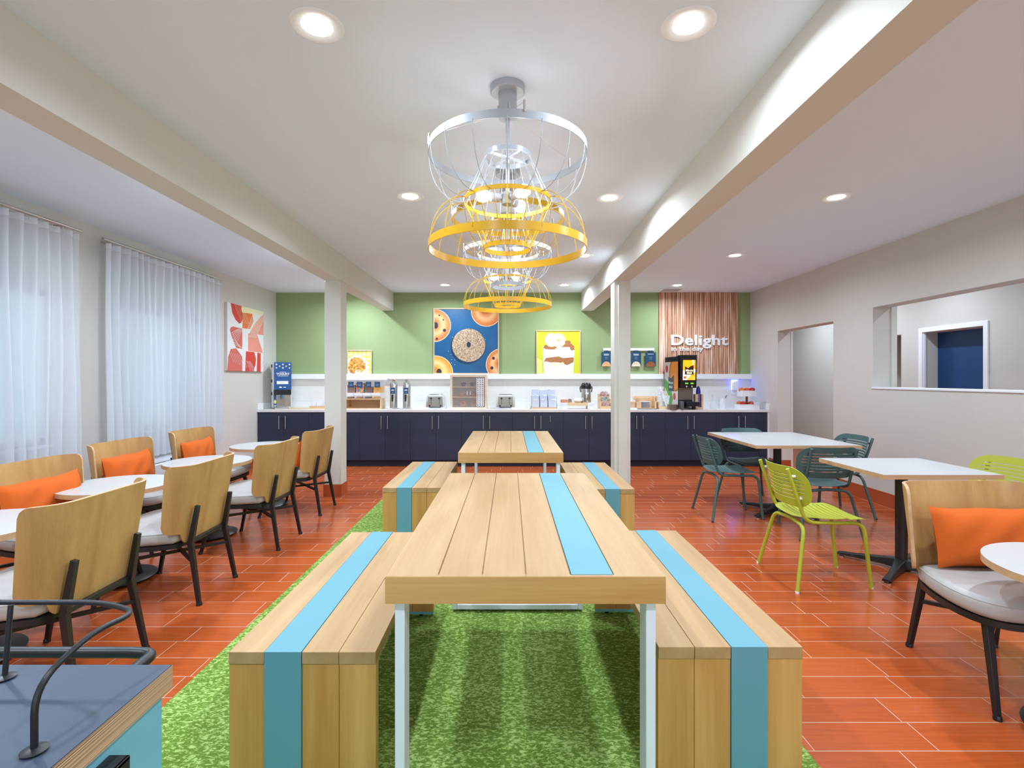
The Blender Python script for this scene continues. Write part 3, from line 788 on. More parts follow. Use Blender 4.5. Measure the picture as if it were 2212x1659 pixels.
# ------------------------------------------------------------------ chandeliers
def chandelier(x, y, label, up, low, dome):
    t = thing('cage_chandelier', label, 'chandelier', (x, y, 0), 0, 'wire cage chandeliers')
    ZT_, ZN, ZL, R0, RN, RS = 2.472, 2.247, 2.005, .389, .219, .117
    ml = {'w': ring_w, 'y': ring_y}
    build('canopy', M().lathe([(.085, ZC), (.085, ZC-.03), (.080, ZC-.034), (.045, ZC-.034), (.045, ZC-.16), (.0001, ZC-.16)], 36, cap1=False), ring_w, t)
    build('stem', M().lathe([(.010, 2.30), (.010, ZC-.1)], 16), ring_w, t)
    def band(r, z0, z1, th=.004): return M().lathe([(r, z0), (r, z1), (r-th, z1), (r-th, z0)], 96, closed=True)
    def wires(prof, n=16, r=.0021, a0=0):
        m = M()
        for k in range(n):
            a = 2*PI*k/n+a0-PI/2
            m.tube([(rr*math.cos(a), rr*math.sin(a), z) for rr, z in prof], r, 6)
        return m
    U, Lw = ml[up], ml[low]
    rg = build('upper_ring', band(R0, ZT_, ZT_+.037), U, t)
    prof = [(RN+(R0-RN)*math.sin(q*PI/18), ZN+(ZT_+.01-ZN)*(1-math.cos(q*PI/18))) for q in range(10)]
    build('upper_cage', wires(prof), U, t)
    build('upper_small_ring', band(RS, ZT_-.012, ZT_+.012), U, t)
    build('upper_cone', wires([(RS-.002, ZT_-.01), (RN-.004, ZN)], 16, a0=.2), U, t)
    build('cross_bar', M().box(-RS+.003, RS-.003, -.007, .007, ZT_-.006, ZT_+.002).add(M().box(-RS+.003, RS-.003, -.007, .007, ZT_-.006, ZT_+.002), R(PI/2)).xf(R(.6)), U, t)
    build('neck_ring', band(RN, ZN-.008, ZN+.012), ring_y if dome else ring_w, t)
    if dome:
        build('lower_ring', band(R0, ZL, ZL+.038), Lw, t)
        prof = [(RN+(R0-RN)*math.sin(q*PI/18), ZN+(ZL+.02-ZN)*(1-math.cos(q*PI/18))) for q in range(10)]
        build('lower_cage', wires(prof), Lw, t)
    build('lower_small_ring', band(RS, ZL+.006, ZL+.030), Lw, t)
    build('lower_cone', wires([(RN-.004, ZN), (RS-.002, ZL+.02)], 16, a0=.1), Lw, t)
    build('hub', M().lathe([(.028, ZN-.01), (.034, ZN), (.034, ZN+.045), (.01, ZN+.055)], 24), ring_w, t)
    for k in range(3):
        a = [3.45, 1.05, 5.35][k]; mt = T(0, 0, ZN+.02) @ R(a) @ R(PI/2, 'Y')
        s = build('socket', M().lathe([(.012, .02), (.012, .04), (.021, .045), (.023, .082), (.021, .086)], 18).xf(mt), ring_w, t)
        build('bulb', M().lathe([(.014, .086), (.016, .093), (.026, .106), (.031, .122), (.031, .132), (.026, .148), (.012, .158), (.0005, .16)], 20).xf(mt), bulb_m, s)
    for k in range(3):
        a = [3.35, .55, 4.9][k] ; ca, sa = math.cos(a), math.sin(a)
        c = M().tube([(.044*ca, .044*sa, ZC-.12), (.052*ca, .052*sa, ZC-.15), (.38*ca, .38*sa, 2.545)], .0012, 6)
        c.tube([(.046*ca, .046*sa, ZC-.10), (.05*ca, .05*sa, ZC-.15)], .006, 8).tube([(.386*ca, .386*sa, 2.50), (.384*ca, .384*sa, 2.55)], .006, 8)
        build('suspension_cable', c, nickel, t)
chandelier(-.010, 2.538, 'silver-white and yellow wire cage chandelier hung over the near picnic table, biggest of the row', 'w', 'y', True)
chandelier(-.012, 3.573, 'wire cage chandelier with yellow upper bowl and white cone, middle of the row', 'y', 'w', False)
chandelier(-.020, 4.540, 'wire cage chandelier with white top and yellow dome, hung closest to the green wall', 'w', 'y', True)

# ------------------------------------------------------------------ curtains
def curtain(y0, y1, label, folds, rod0, rod1, zb=.55):
    t = thing('curtain', label, 'curtain', (-3.80, y0, .55), 0, 'white sheer curtains')
    Lc = y1-y0; zt = 2.655-.55
    def fn(u, v):
        ph = u*folds*2*PI; a = .044+.016*math.sin(u*13)
        s = math.sin(ph)+.25*math.sin(2*ph+v*2)+.2*math.sin(ph*.37+v*1.4)
        sh = math.copysign(abs(math.sin(ph))**.6, math.sin(ph))
        x = a*(.65*sh+.35*s)*(.75+.45*(1-v))+.012*math.sin(v*5+u*20)
        yy = u*Lc+.014*math.cos(ph)*(.5+.5*(1-v))-.05*(1-v)*math.sin(v*2)*(1 if u < .5 else 0)*(1-2*u if u < .5 else 0)
        return (x, yy, v*zt)
    build('sheer', M().grid(fn, folds*16, 24), SHEER, t, ang=80)
    rod = build('rod', M().tube([(-.0, rod0-y0, zt+.028), (-.0, rod1-y0, zt+.028)], .014, 12), nickel, t)
    bk = M()
    for q in (rod0-y0+.15, (rod0+rod1)/2-y0, rod1-y0-.15): bk.box(-.13, 0, q-.015, q+.015, zt+.02, zt+.038)
    build('bracket', bk, nickel, rod)
    g = M(); k = int(Lc/.1)
    for i in range(k): g.tube([(0, (i+.5)*Lc/k, zt-.02), (0, (i+.5)*Lc/k, zt+.03)], .003, 6)
    build('glider', g, nickel, rod)
SHEER = sheer_mat()
curtain(2.55, 4.53, 'white sheer curtain hanging over the window nearest the blue cart', 17, 2.5, 4.56)
curtain(4.84, 6.77, 'white sheer curtain hanging over the window next to the abstract canvas', 18, 4.80, 6.80)
# wall air unit below the far window
t = thing('wall_air_unit', 'low white wall air unit with dark grille behind the curtain by the lounge chairs', 'air conditioner', (-3.93, 5.05, 0))
build('housing', M().box(.0, .33, 0, 1.1, .08, .50), plastic_w, t, bevel=.01)
m = M()
for k in range(9): m.box(.05+k*.028, .062+k*.028, .05, 1.05, .502, .51)
build('grille', m, plastic_w, t); build('grille_well', M().box(.04, .31, .04, 1.06, .498, .502), black_p, t)
tag(build('power_cable', M().tube([(XL+.012, 4.62, .62), (XL+.02, 4.6, .60), (XL+.02, 4.58, .5), (XL+.02, 4.6, .02)], .004, 6), plastic_w), 'thin white cable running down the wall between the two curtains', 'cable')

# ------------------------------------------------------------------ abstract canvas on the side wall
t = thing('canvas_painting', 'abstract red, salmon and white canvas hanging on the side wall', 'painting', (XL, 7.085, 1.485), PI/2)
aw, ah = 1.04, .945
build('stretcher', M().box(0, aw, -.036, -.001, 0, ah), mat('canvas_side', (206, 200, 198), .8), t)
cw_, cr_, cs_, ct_, co_, cy_ = (mat('canvas_white', (226, 224, 224), .8), mat('canvas_red', (206, 66, 48), .8), mat('canvas_salmon', (226, 146, 126), .8),
    mat('canvas_coral', (206, 104, 92), .8), mat('canvas_orange', (222, 116, 62), .8), mat('canvas_cream', (232, 224, 178), .8))
P = Print(aw, ah, cw_)
S = lambda pts: [(u*aw, v*ah) for u, v in pts]
P.add(S([(.33,1),(1,1),(1,.93),(.8,.94),(.42,.9),(.33,.93)]), cy_)
P.add(S([(.08,1),(.36,1),(.36,.95),(.39,.8),(.35,.74),(.3,.72),(.2,.77),(.12,.86)]), cr_).same()
P.add(S([(.36,.9),(.66,.92),(.70,.8),(.6,.67),(.38,.66),(.39,.78)]), co_).same()
P.add(S([(1,.96),(1,.61),(.62,.60),(.54,.55),(.70,.74),(.82,.84)]), cs_).same()
P.add(S([(.14,.66),(.38,.65),(.38,.34),(.22,.345),(.11,.5),(.06,.6),(.08,.64)]), ct_).same()
P.add(S([(.54,.60),(.80,.61),(.9,.45),(.985,.31),(.54,.32)]), cs_).same()
P.add(S([(0,.0),(.02,.2),(.08,.32),(.22,.34),(.38,.22),(.38,0)]), ct_).same()
P.add(S([(.48,.31),(.72,.31),(.77,.2),(.75,.1),(.70,0),(.46,0)]), cr_).same()
P.add(S([(.81,.31),(.91,.3),(.91,0),(.79,0)]), cr_)
for k in range(10):
    P.line((.44+.035*k)*aw, .54*ah, (.74+.040*k)*aw, 1.0*ah, .008, cy_ if k % 2 else cw_)
for k in range(6): P.line((.18+k*.045)*aw, 1*ah, (.36+k*.04)*aw, .74*ah, .004, cy_)
for k in range(6): P.line((.10+k*.03)*aw, (.56-k*.02)*ah, (.28+k*.02)*aw, (.64)*ah, .006, cw_)
for k in range(5): P.line((.12)*aw, (.56-k*.04)*ah, (.30+k*.02)*aw, (.36)*ah, .005, cw_)
for k in range(8): P.line((.04+k*.05)*aw, (.28-k*.006)*ah, (.16+k*.05)*aw, (.12-k*.01)*ah, .004, cw_)
for k in range(6): P.line((.48+k*.02)*aw, (.16-k*.0)*ah, (.60+k*.035)*aw, .0, .004, cw_)
for k in range(4): P.line((.92+k*.0)*aw, (.10+k*.07)*ah, (1.0)*aw, (.18+k*.07)*ah, .002, mat('canvas_line', (60, 50, 60), .8)).same()
P.k += 1
P.build('painted_face', t, (0, -.037, 0))

# ------------------------------------------------------------------ framed pictures on the ledge
frame_m = wood_mat('pale_oak_frame', (224, 198, 170), (204, 174, 142), 2, .5)
def framed(label, px0, px1, pyt, Y, painter, tilt=0, fr=.018, group=None, cat='picture', z0=1.45):
    x0, x1 = X(px0, Y), X(px1, Y); h = Z(pyt, Y)-z0; w_ = x1-x0
    t = thing('framed_picture', label, cat, (x0, Y, z0)); t.rotation_euler.x = tilt
    m = M().box(0, fr, 0, .03, 0, h).box(w_-fr, w_, 0, .03, 0, h).box(fr, w_-fr, 0, .03, 0, fr).box(fr, w_-fr, 0, .03, h-fr, h)
    build('frame', m, frame_m, t, bevel=.001)
    P = painter(w_-2*fr, h-2*fr); P.build('print', t, (fr, .014, fr))
    build('backing', M().box(fr, w_-fr, .016, .03, fr, h-fr), black_p, t)
    return t
bag_a = mat('bagel_crust', (226, 146, 84), .5, col2=(206, 116, 58), nscale=5)
bag_b = mat('bagel_light', (244, 190, 130), .5, col2=(232, 160, 96), nscale=6)
bag_c = mat('bagel_rim', (244, 214, 180), .5)
bag_d = mat('bagel_golden', (236, 172, 76), .5, col2=(220, 140, 62), nscale=6)
blueb = mat('blueberry_dark', (58, 44, 58), .5)
seed_m = mat('seeded_crust', (214, 190, 160), .5, col2=(120, 82, 54), nscale=70)
seed_l = mat('sesame_seed', (240, 222, 190), .5)
seed_d = mat('poppy_dark', (92, 62, 46), .5)
def paint_bagels(w_, h):
    P = Print(w_, h, mat('poster_blue', (16, 82, 128), .4, col2=(22, 96, 146), nscale=2)); rnd = random.Random(3)
    def bagel(cx, cy, r, a, b, hole=None, berries=()):
        P.disc(cx, cy, r*1.02, bag_c)
        ca, cb = a; NS = 14
        for i in range(NS):
            q = 1-i/NS; g = math.exp(-((q-.62)/.20)**2)
            mt = mat('%s_tone_%d' % ('golden' if ca[0] > 230 else 'crust', i), tuple(int(ca[k]+(cb[k]-ca[k])*g-(18 if q < .3 else 0)) for k in range(3)), .5)
            P.disc(cx-.10*r*(1-q), cy+.10*r*(1-q), r*.98*q, mt, n=40)
        if hole: P.disc(cx+hole[0]*r, cy+hole[1]*r, .15*r, blueb, .2*r)
        for bx, by, br in berries: P.disc(cx+bx*r, cy+by*r, br*r, blueb)
    u = w_; A_ = ((216, 124, 62), (246, 188, 132)); G_ = ((236, 162, 60), (250, 210, 140))
    bagel(.0*u, .745*h, .255*u, A_, None, (.08, .0), ((.62, -.3, .1), (.55, .35, .05), (.15, -.82, .07), (.3, .62, .05)))
    bagel(.82*u, .97*h, .24*u, A_, None)
    bagel(.02*u, .0*h, .27*u, G_, None, (.2, .05))
    bagel(1.07*u, .13*h, .255*u, A_, None, None, ((-.55, .4, .09), (-.65, -.2, .1), (-.3, -.75, .1)))
    cx, cy, r = .54*u, .435*h, .262*u
    P.disc(cx-.02*u, cy-.02*u, r*1.01, mat('poster_shade', (12, 52, 84), .5)); P.disc(cx, cy, r, seed_m)
    for k in range(620):
        a = rnd.uniform(0, 2*PI); q = r*math.sqrt(rnd.uniform(.04, .93)); l = .013; b = rnd.uniform(0, PI)
        x, y = cx+q*math.cos(a), cy+q*math.sin(a)
        P.line(x, y, x+l*math.cos(b), y+l*math.sin(b), .0048, seed_l if k % 5 < 3 else seed_d).same()
    P.k += 1
    P.disc(cx, cy+.01*u, .032*u, mat('bagel_hole', (24, 46, 66), .5), .045*u)
    for x, y in ((.29,.56),(.22,.34),(.26,.29),(.27,.21),(.27,.16),(.32,.205),(.32,.13),(.8,.52)): P.disc(x*u, y*h, .005*u, ink_w, n=8)
    return P
framed('big framed picture of bagels on a blue ground, standing on the white ledge', 936, 1077.8, 665.5, 8.60, paint_bagels, 0, .017)
gran = mat('granola', (196, 132, 76), .6, col2=(132, 76, 36), nscale=60)
yog = mat('yogurt_white', (244, 244, 246), .5); ban = mat('banana_slice', (240, 228, 196), .5, col2=(230, 212, 168), nscale=20)
def paint_parfait(w_, h):
    P = Print(w_, h, mat('poster_lime', (206, 210, 36), .4)); S = lambda pts: [(a*w_, b*h) for a, b in pts]
    P.add(S([(.0,.0),(.12,0),(.12,.30),(.0,.37)]), mat('poster_lime_pale', (222, 224, 120), .4))
    P.add(S([(.13,.63),(.16,.0),(.84,.0),(.88,.6),(.8,.66),(.3,.68)]), yog)
    P.add(S([(.14,.60),(.2,.57),(.4,.56),(.48,.62),(.6,.62),(.75,.62),(.88,.54),(.87,.64),(.8,.7),(.5,.68),(.3,.7),(.18,.67)]), gran)
    P.add(S([(.15,.25),(.2,.36),(.35,.38),(.5,.4),(.6,.36),(.86,.38),(.85,.26),(.7,.19),(.5,.26),(.35,.25),(.2,.28)]), gran)
    P.add(S([(.25,.21),(.33,.26),(.45,.26),(.52,.22),(.4,.17)]), ban).add(S([(.4,.16),(.6,.27),(.64,.22),(.44,.14)]), ban)
    P.disc(.34*w_, .79*h, .165*w_, mat('banana_rim', (226, 208, 164), .5)); P.disc(.34*w_, .79*h, .155*w_, ban)
    P.disc(.50*w_, .78*h, .165*w_, mat('banana_rim', (226, 208, 164), .5)); P.disc(.50*w_, .78*h, .155*w_, ban)
    P.disc(.50*w_, .78*h, .05*w_, mat('banana_core', (206, 176, 120), .5), .03*w_)
    P.disc(.72*w_, .73*h, .07*w_, gran, .05*h); P.disc(.82*w_, .6*h, .05*w_, gran, .06*h)
    return P
framed('framed picture of a banana yogurt parfait on lime yellow, leaning on the white ledge', 1158.6, 1254.8, 713, 8.594, paint_parfait, -.03, .014)
corn = mat('corn_flake', (246, 178, 80), .5, col2=(238, 158, 64), nscale=40)
flake2 = mat('flake_light', (252, 204, 122), .5); flake3 = mat('flake_deep', (226, 142, 60), .5)
def paint_cereal(w_, h):
    P = Print(w_, h, mat('poster_check_lime', (208, 210, 92), .5))
    for i in range(6):
        for j in range(6): P.rect((.04+i*.19)*w_, (.14+i*0+.19*0+.19*0+.19*0)*w_*0+(.04+i*.19)*w_, 0, 0, yog) if False else P.rect((.07+i*.19)*w_, (.17+i*.19)*w_, (.02+j*.19)*h, (.12+j*.19)*h, yog).same()
    P.k += 1
    P.disc(.38*w_, .30*h, .49*w_, mat('bowl_grey', (206, 208, 220), .5)); P.disc(.37*w_, .30*h, .46*w_, yog); rnd = random.Random(5)
    P.disc(.35*w_, .31*h, .36*w_, bag_d)
    for k in range(130):
        a = rnd.uniform(0, 2*PI); q = .38*w_*math.sqrt(rnd.random())
        P.disc(.36*w_+q*math.cos(a), .32*h+q*math.sin(a), .055*w_, (corn, flake2, flake3)[k % 3], .035*w_, 7).same()
    P.k += 1
    P.disc(.42*w_, .04*h, .12*w_, yog); P.disc(.43*w_, .10*h, .05*w_, corn)
    return P
framed('small framed picture of a bowl of corn flakes above the cereal dispenser', 750, 802.4, 756, 8.594, paint_cereal, -.02, .012)

# ------------------------------------------------------------------ slatted wood panel and lettering
px0, px1 = X(1422.6, YB), X(1592, YB)
t = thing('slatted_wood_panel', 'tall panel of vertical warm wood slats on the green wall', 'wall panel', (px0, YB, 1.45))
W_ = px1-px0; hh = ZC-1.45-.002
def slat_mat():
    m = bpy.data.materials.new('slat_wood'); m.use_nodes = True
    N, L = m.node_tree.nodes, m.node_tree.links; b = N['Principled BSDF']
    tc = N.new('ShaderNodeTexCoord'); mp = N.new('ShaderNodeMapping'); mp.inputs['Scale'].default_value = (26, 26, 1.3)
    L.new(tc.outputs['Object'], mp.inputs[0]); a = N.new('ShaderNodeTexNoise'); a.inputs['Scale'].default_value = 1; a.inputs['Detail'].default_value = 3
    L.new(mp.outputs[0], a.inputs['Vector']); r = N.new('ShaderNodeValToRGB'); e = r.color_ramp.elements
    e[0].position = .32; e[0].color = lin((150, 98, 70)); e[1].position = .68; e[1].color = lin((246, 220, 200)); q = e.new(.5); q.color = lin((210, 156, 124))
    L.new(a.outputs['Fac'], r.inputs[0]); L.new(r.outputs[0], b.inputs['Base Color']); b.inputs['Roughness'].default_value = .5
    return m
sm = slat_mat()
build('backing', M().box(0, W_, -.014, 0, 0, hh), mat('slat_backing', (150, 96, 68), .6), t)
m = M(); m.box(0, .105, -.030, -.014, 0, hh)
n = 34; p = (W_-.105)/n
for k in range(n): m.box(.105+k*p+.008, .105+(k+1)*p, -.034, -.014, 0, hh)
build('slats', m, sm, t)
t = thing('wall_lettering', 'raised white letters reading Delight in the day on the slatted wood panel', 'sign', (0, 8.60, 0))
Yt = 8.60
def fit(body, x0, x1, ycap0, ycap1, bold, ext, spc=1.0):
    hcap = (Z(ycap1, Yt)-Z(ycap0, Yt)); sz = hcap/.72
    o = text(body, sz, ink_w, t, (X(x0, Yt), 0, Z(ycap0, Yt)), ext=ext, bold=bold*sz*.8, align='LEFT', space=spc)
    wd = o.dimensions.x or 1
    xs = [v.co.x for v in o.data.vertices]; wd = max(xs)-min(xs)
    o.scale.x = (X(x1, Yt)-X(x0, Yt))/wd; o.location.x -= min(xs)*o.scale.x
    return o
fit('Delight', 1450, 1572, 745, 722.8, .028, .009, 1.06)
fit('in the day', 1450.5, 1518.5, 757.8, 748.5, .018, .006, 1.05)

# ------------------------------------------------------------------ hanging boards
t = thing('sign_rail', 'white wall rail holding small blue hanging boards beside the ridged column', 'rail', (0, YB, 0))
build('rail', M().box(X(1303, YB), X(1412.5, YB), -.03, 0, Z(757.9, YB), Z(752.3, YB)), trim_w, t, bevel=.002)
for (a, b), food, lb in (((1299, 1320.5), 'apple', 'blue hanging board with a bowl of oats, partly behind the ridged column'), ((1363.3, 1384.8), 'berry', 'blue hanging board with a half white bowl, middle of the rail'),
        ((1394, 1416.6), 'waffle', 'blue hanging board with a golden round waffle at the end of the rail')):
    Yh = YB-.036; x0, x1, z0, z1 = X(a, Yh), X(b, Yh), Z(791.5, Yh), Z(761, Yh)
    s = thing('hanging_board', lb, 'sign', (x0, Yh, z0), 0, 'blue hanging boards'); w_, h = x1-x0, z1-z0
    pm = M().prism([(p[0], p[1]) for p in rrect(0, w_, 0, h, .012)], 0, .006).xf(R(PI/2, 'X')); build('board', pm, mat('board_blue', (14, 70, 104), .4), s)
    build('clip', M().box(w_*.3, w_*.7, -.008, .006, h-.005, h+.03), mat('clip_blue', (18, 60, 88), .5), s)
    P = Print(w_, h, mat('board_blue', (14, 70, 104), .4)); P.rect(w_*.22, w_*.78, h*.86, h*.885, ink_w)
    if food != 'waffle': P.rect(w_*.25, w_*.75, h*.79, h*.825, ink_w)
    for q in (.68, .62, .56, .50): P.rect(w_*.34, w_*.66, h*q, h*(q+.012), mat('board_text', (130, 160, 180), .5))
    P.disc(w_/2, 0, w_*.45, mat('board_food_'+food, {'apple': (232, 190, 140), 'berry': (240, 236, 224), 'waffle': (176, 104, 56)}[food], .5, col2={'apple': (214, 150, 90), 'berry': (214, 176, 130), 'waffle': (120, 64, 30)}[food], nscale=30), h*.35)
    P.build('print', s, (0, -.0065, 0))

# ------------------------------------------------------------------ items on the counter
ZK = .89
def item(name, label, cat, px, Y, z=ZK, group=None, rz=0):
    return thing(name, label, cat, (X(px, Y), Y, z+.0004), rz, group)
# yogurt dispenser
t = item('yogurt_dispenser', 'tall blue frozen yogurt dispenser at the window end of the counter', 'food dispenser', 611, 8.22, rz=.52)
hw = .13
build('body', M().box(-.15, .13, .02, .27, .02, .72), plastic_w, t, bevel=.006)
build('door_panel', M().box(-.127, .127, -.005, .02, .305, .745), mat('yogurt_blue', (26, 86, 146), .4), t, bevel=.003)
P = Print(.25, .43, mat('yogurt_blue', (26, 86, 146), .4))
def star(cx, cy, r, mt):
    P.add([(cx, cy+r), (cx+r*.35, cy+r*.35), (cx+r, cy), (cx+r*.35, cy-r*.35), (cx, cy-r), (cx-r*.35, cy-r*.35), (cx-r, cy), (cx-r*.35, cy+r*.35)], mt)
ye = mat('sign_yellow', (214, 218, 96), .5)
for cx, cy, mt in ((.03,.40,ink_w),(.125,.40,ink_w),(.222,.40,ink_w),(.077,.372,ye),(.174,.372,ye),(.03,.345,mat('sign_lilac',(196,206,240),.5)),(.125,.345,ink_w),(.222,.345,mat('sign_lilac',(196,206,240),.5))): star(cx, cy, .018, mt)
P.rect(.08, .17, .275, .281, ink_w); P.rect(.045, .205, .218, .221, ink_w); P.rect(.05, .2, .211, .214, ink_w)
P.rect(.035, .205, .085, .135, ink_w); P.rect(.09, .15, .108, .111, mat('ink_grey', (120, 120, 130), .6))
P.disc(.09, .035, .02, ink_w, .012); P.rect(.13, .17, .03, .04, ink_w)
P.build('label_print', t, (-.125, -.0065, .31))
text('YOGURT', .047, ink_w, t, (0, -.012, .31+.232), bold=.0016, ext=.001)
build('nozzle_block', M().box(-.135, .122, -.03, .06, .225, .305), black_p, t, bevel=.004)
build('tap_bay', M().box(-.115, .12, .0, .1, .03, .225).box(-.125, .125, -.05, .1, .0, .03), steel, t, bevel=.004)
build('drip_panel', M().box(-.085, .03, -.008, 0, .05, .21), mat('bay_grey', (150, 140, 132), .35, .6), t)
build('spout', M().lathe([(.012, .17), (.016, .19), (.016, .225)], 16, (-.02, -.02, 0)), mat('spout_blue', (30, 110, 150), .4), t)
build('side_badge', M().box(-.135, -.095, -.010, 0, .03, .22), dblue, t)
P = Print(.04, .19, dblue); P.add([(.02,.045),(.04,.085),(.02,.125),(0,.085)], ye); P.rect(.01,.03,.01,.03,ink_w); P.build('badge_print', t, (-.135, -.011, .03))
hg = M()
for z in (.22, .42, .66): hg.box(-.165, -.15, .03, .08, z, z+.05)
build('hinge', hg, black_p, t)
# wood board with napkins
tag(build('serving_board', M().prism(rrect(-.30, .32, -.1, .14, .03), 0, .014), birch, loc=(X(668, 8.25), 8.25, ZK)), 'thin pale wood board lying beside the yogurt dispenser', 'board')
t = item('caddy', 'low wooden caddy on the pale board beside the square column', 'caddy', 690, 8.27, ZK+.0145)
build('tray', M().box(-.14, .14, -.06, .06, 0, .012).box(-.14, .14, -.06, -.052, .012, .03).box(-.14, .14, .052, .06, .012, .03).box(-.14, -.132, -.052, .052, .012, .03).box(.132, .14, -.052, .052, .012, .03), birch, t)
for k in (0, 1):
    b = item('napkin_box', ['white open box in the wooden caddy nearer the yogurt dispenser', 'white open box in the wooden caddy nearer the column'][k], 'box', 679+k*13, 8.27, ZK+.027, 'white boxes in the caddy')
    build('box', M().box(-.042, .042, -.045, -.042, 0, .075).box(-.042, .042, .042, .045, 0, .075).box(-.045, -.042, -.045, .045, 0, .075).box(.042, .045, -.045, .045, 0, .075).box(-.042, .042, -.042, .042, 0, .003), plastic_w, b)
    build('napkin', M().box(-.035, .03, -.004, .004, .003, .08).box(-.03, .035, .01, .014, .003, .083), paper_w, b)
# cereal dispenser on a stand
sY = 8.12
t = item('display_stand', 'open birch stand carrying the cereal dispenser', 'stand', 783, sY)
a, b_ = X(744.5, sY)-X(783, sY), X(823, sY)-X(783, sY); hs = Z(861, sY)-ZK
build('frame', M().box(a, b_, 0, .30, 0, .016).box(a, b_, 0, .30, hs-.016, hs).box(a, a+.016, .0, .30, .016, hs-.016).box(b_-.016, b_, 0, .30, .016, hs-.016).box(a+.016, b_-.016, .28, .30, .016, hs-.016), birch, t)
t = item('cereal_dispenser', 'clear dispenser with four cereal chambers and white lid', 'food dispenser', 785, sY+.02, ZK+hs)
x0 = X(748, sY)-X(785, sY); x1 = X(824, sY)-X(785, sY); hc = Z(822, sY)-ZK-hs; q = (x1-x0)/4
cers = [mat('cereal_brown', (158, 118, 92), .8, col2=(112, 76, 58), nscale=90), mat('cereal_rainbow', (236, 150, 90), .8, col2=(70, 110, 110), nscale=55),
        mat('cereal_cocoa', (132, 86, 58), .8, col2=(92, 56, 36), nscale=70), mat('cereal_flake', (244, 176, 44), .8, col2=(206, 130, 20), nscale=55)]
def speckle(mt):
    N, L = mt.node_tree.nodes, mt.node_tree.links
    v = N.new('ShaderNodeTexVoronoi'); v.inputs['Scale'].default_value = 55; tc = N.new('ShaderNodeTexCoord'); L.new(tc.outputs['Object'], v.inputs['Vector'])
    r = N.new('ShaderNodeValToRGB'); r.color_ramp.interpolation = 'CONSTANT'; e = r.color_ramp.elements
    e[0].color = lin((232, 130, 70)); e[1].position = .3; e[1].color = lin((70, 104, 120)); x = e.new(.5); x.color = lin((222, 208, 120)); y = e.new(.65); y.color = lin((206, 90, 90)); z = e.new(.8); z.color = lin((120, 160, 120))
    s = N.new('ShaderNodeSeparateXYZ'); L.new(v.outputs['Color'], s.inputs[0]); L.new(s.outputs[0], r.inputs[0]); L.new(r.outputs[0], N['Principled BSDF'].inputs['Base Color'])
speckle(cers[1])
fills = (.63, .80, .5, .53)
for k in range(4):
    xa, xb = x0+k*q+.004, x0+(k+1)*q-.004
    c = build('chamber', M().box(xa, xb, .02, .24, .085, hc), acrylic, t)
    build('cereal', M().box(xa+.004, xb-.004, .024, .236, .089, .085+(hc-.085)*fills[k]), cers[k], c)
    build('sign', M().box(xa+.025, xb-.025, .008, .02, hc-.105, hc-.02), dblue, c)
    P = Print(xb-xa-.05, .085, dblue); wq = xb-xa-.05
    for zq in (.065, .04, .03, .02): P.rect(wq*.2, wq*.8, zq, zq+.005, mat('board_text', (130, 160, 180), .5))
    P.build('sign_print', c, (xa+.025, .0075, hc-.105))
    build('flap', M().box(xa-.02, xb-.02, -.02, .02, .052, .084), trim_w, c)
    build('scoop_drawer', M().box(xa-.02, xb-.02, -.03, .10, .004, .05), acrylic, c)
    build('loose_cereal', M().box(xa+.01, xb-.03, -.01, .09, .006, .028), cers[k], c)
build('lid', M().box(x0-.004, x1+.03, .0, .26, hc, hc+.022), plastic_w, t, bevel=.006)
build('end_panel', M().box(x1, x1+.012, -.02, .24, 0, hc), acrylic, t)
# two steel beverage dispensers
def milk(px, lb, Y=8.22):
    t = item('beverage_dispenser', lb, 'drink dispenser', px, Y, group='steel beverage dispensers')
    hz = Z(818.5, Y)-ZK; r = .061
    build('body', M().lathe([(r, .02), (r, hz-.09), (r-.006, hz-.07)], 36), steel, t)
    build('lid', M().lathe([(r+.002, hz-.085), (r, hz-.06), (r-.015, hz-.045), (.03, hz-.04), (.03, hz-.02), (.036, hz-.01), (.03, hz), (.005, hz+.002)], 36), chrome, t)
    build('tray', M().prism(rrect(-.085, .085, -.12, .075, .02), 0, .014), steel, t, bevel=.002)
    s = build('sign', M().box(-.034, .034, -.071, -.064, hz-.235, hz-.14), dblue, t)
    P = Print(.068, .095, dblue); P.rect(.014, .054, .06, .066, ink_w); P.rect(.01, .058, .048, .056, ink_w); P.disc(.034, .02, .005, ink_w)
    P.build('sign_print', s, (-.034, -.0715, hz-.235))
    tp = M().box(-.012, .012, -.11, -.055, hz-.31, hz-.25); tp.lathe([(.008, hz-.36), (.013, hz-.335), (.013, hz-.31)], 14, (0, -.1, 0))
    build('tap', tp, black_p, t)
    build('gauge', M().lathe([(.006, hz-.42), (.006, hz-.3)], 10, (.0, -.064, 0)), glass, t)
milk(850.6, 'steel beverage dispenser with blue sign next to the cereal dispenser')
milk(878.8, 'steel beverage dispenser with blue sign nearer the toaster and pastry case')
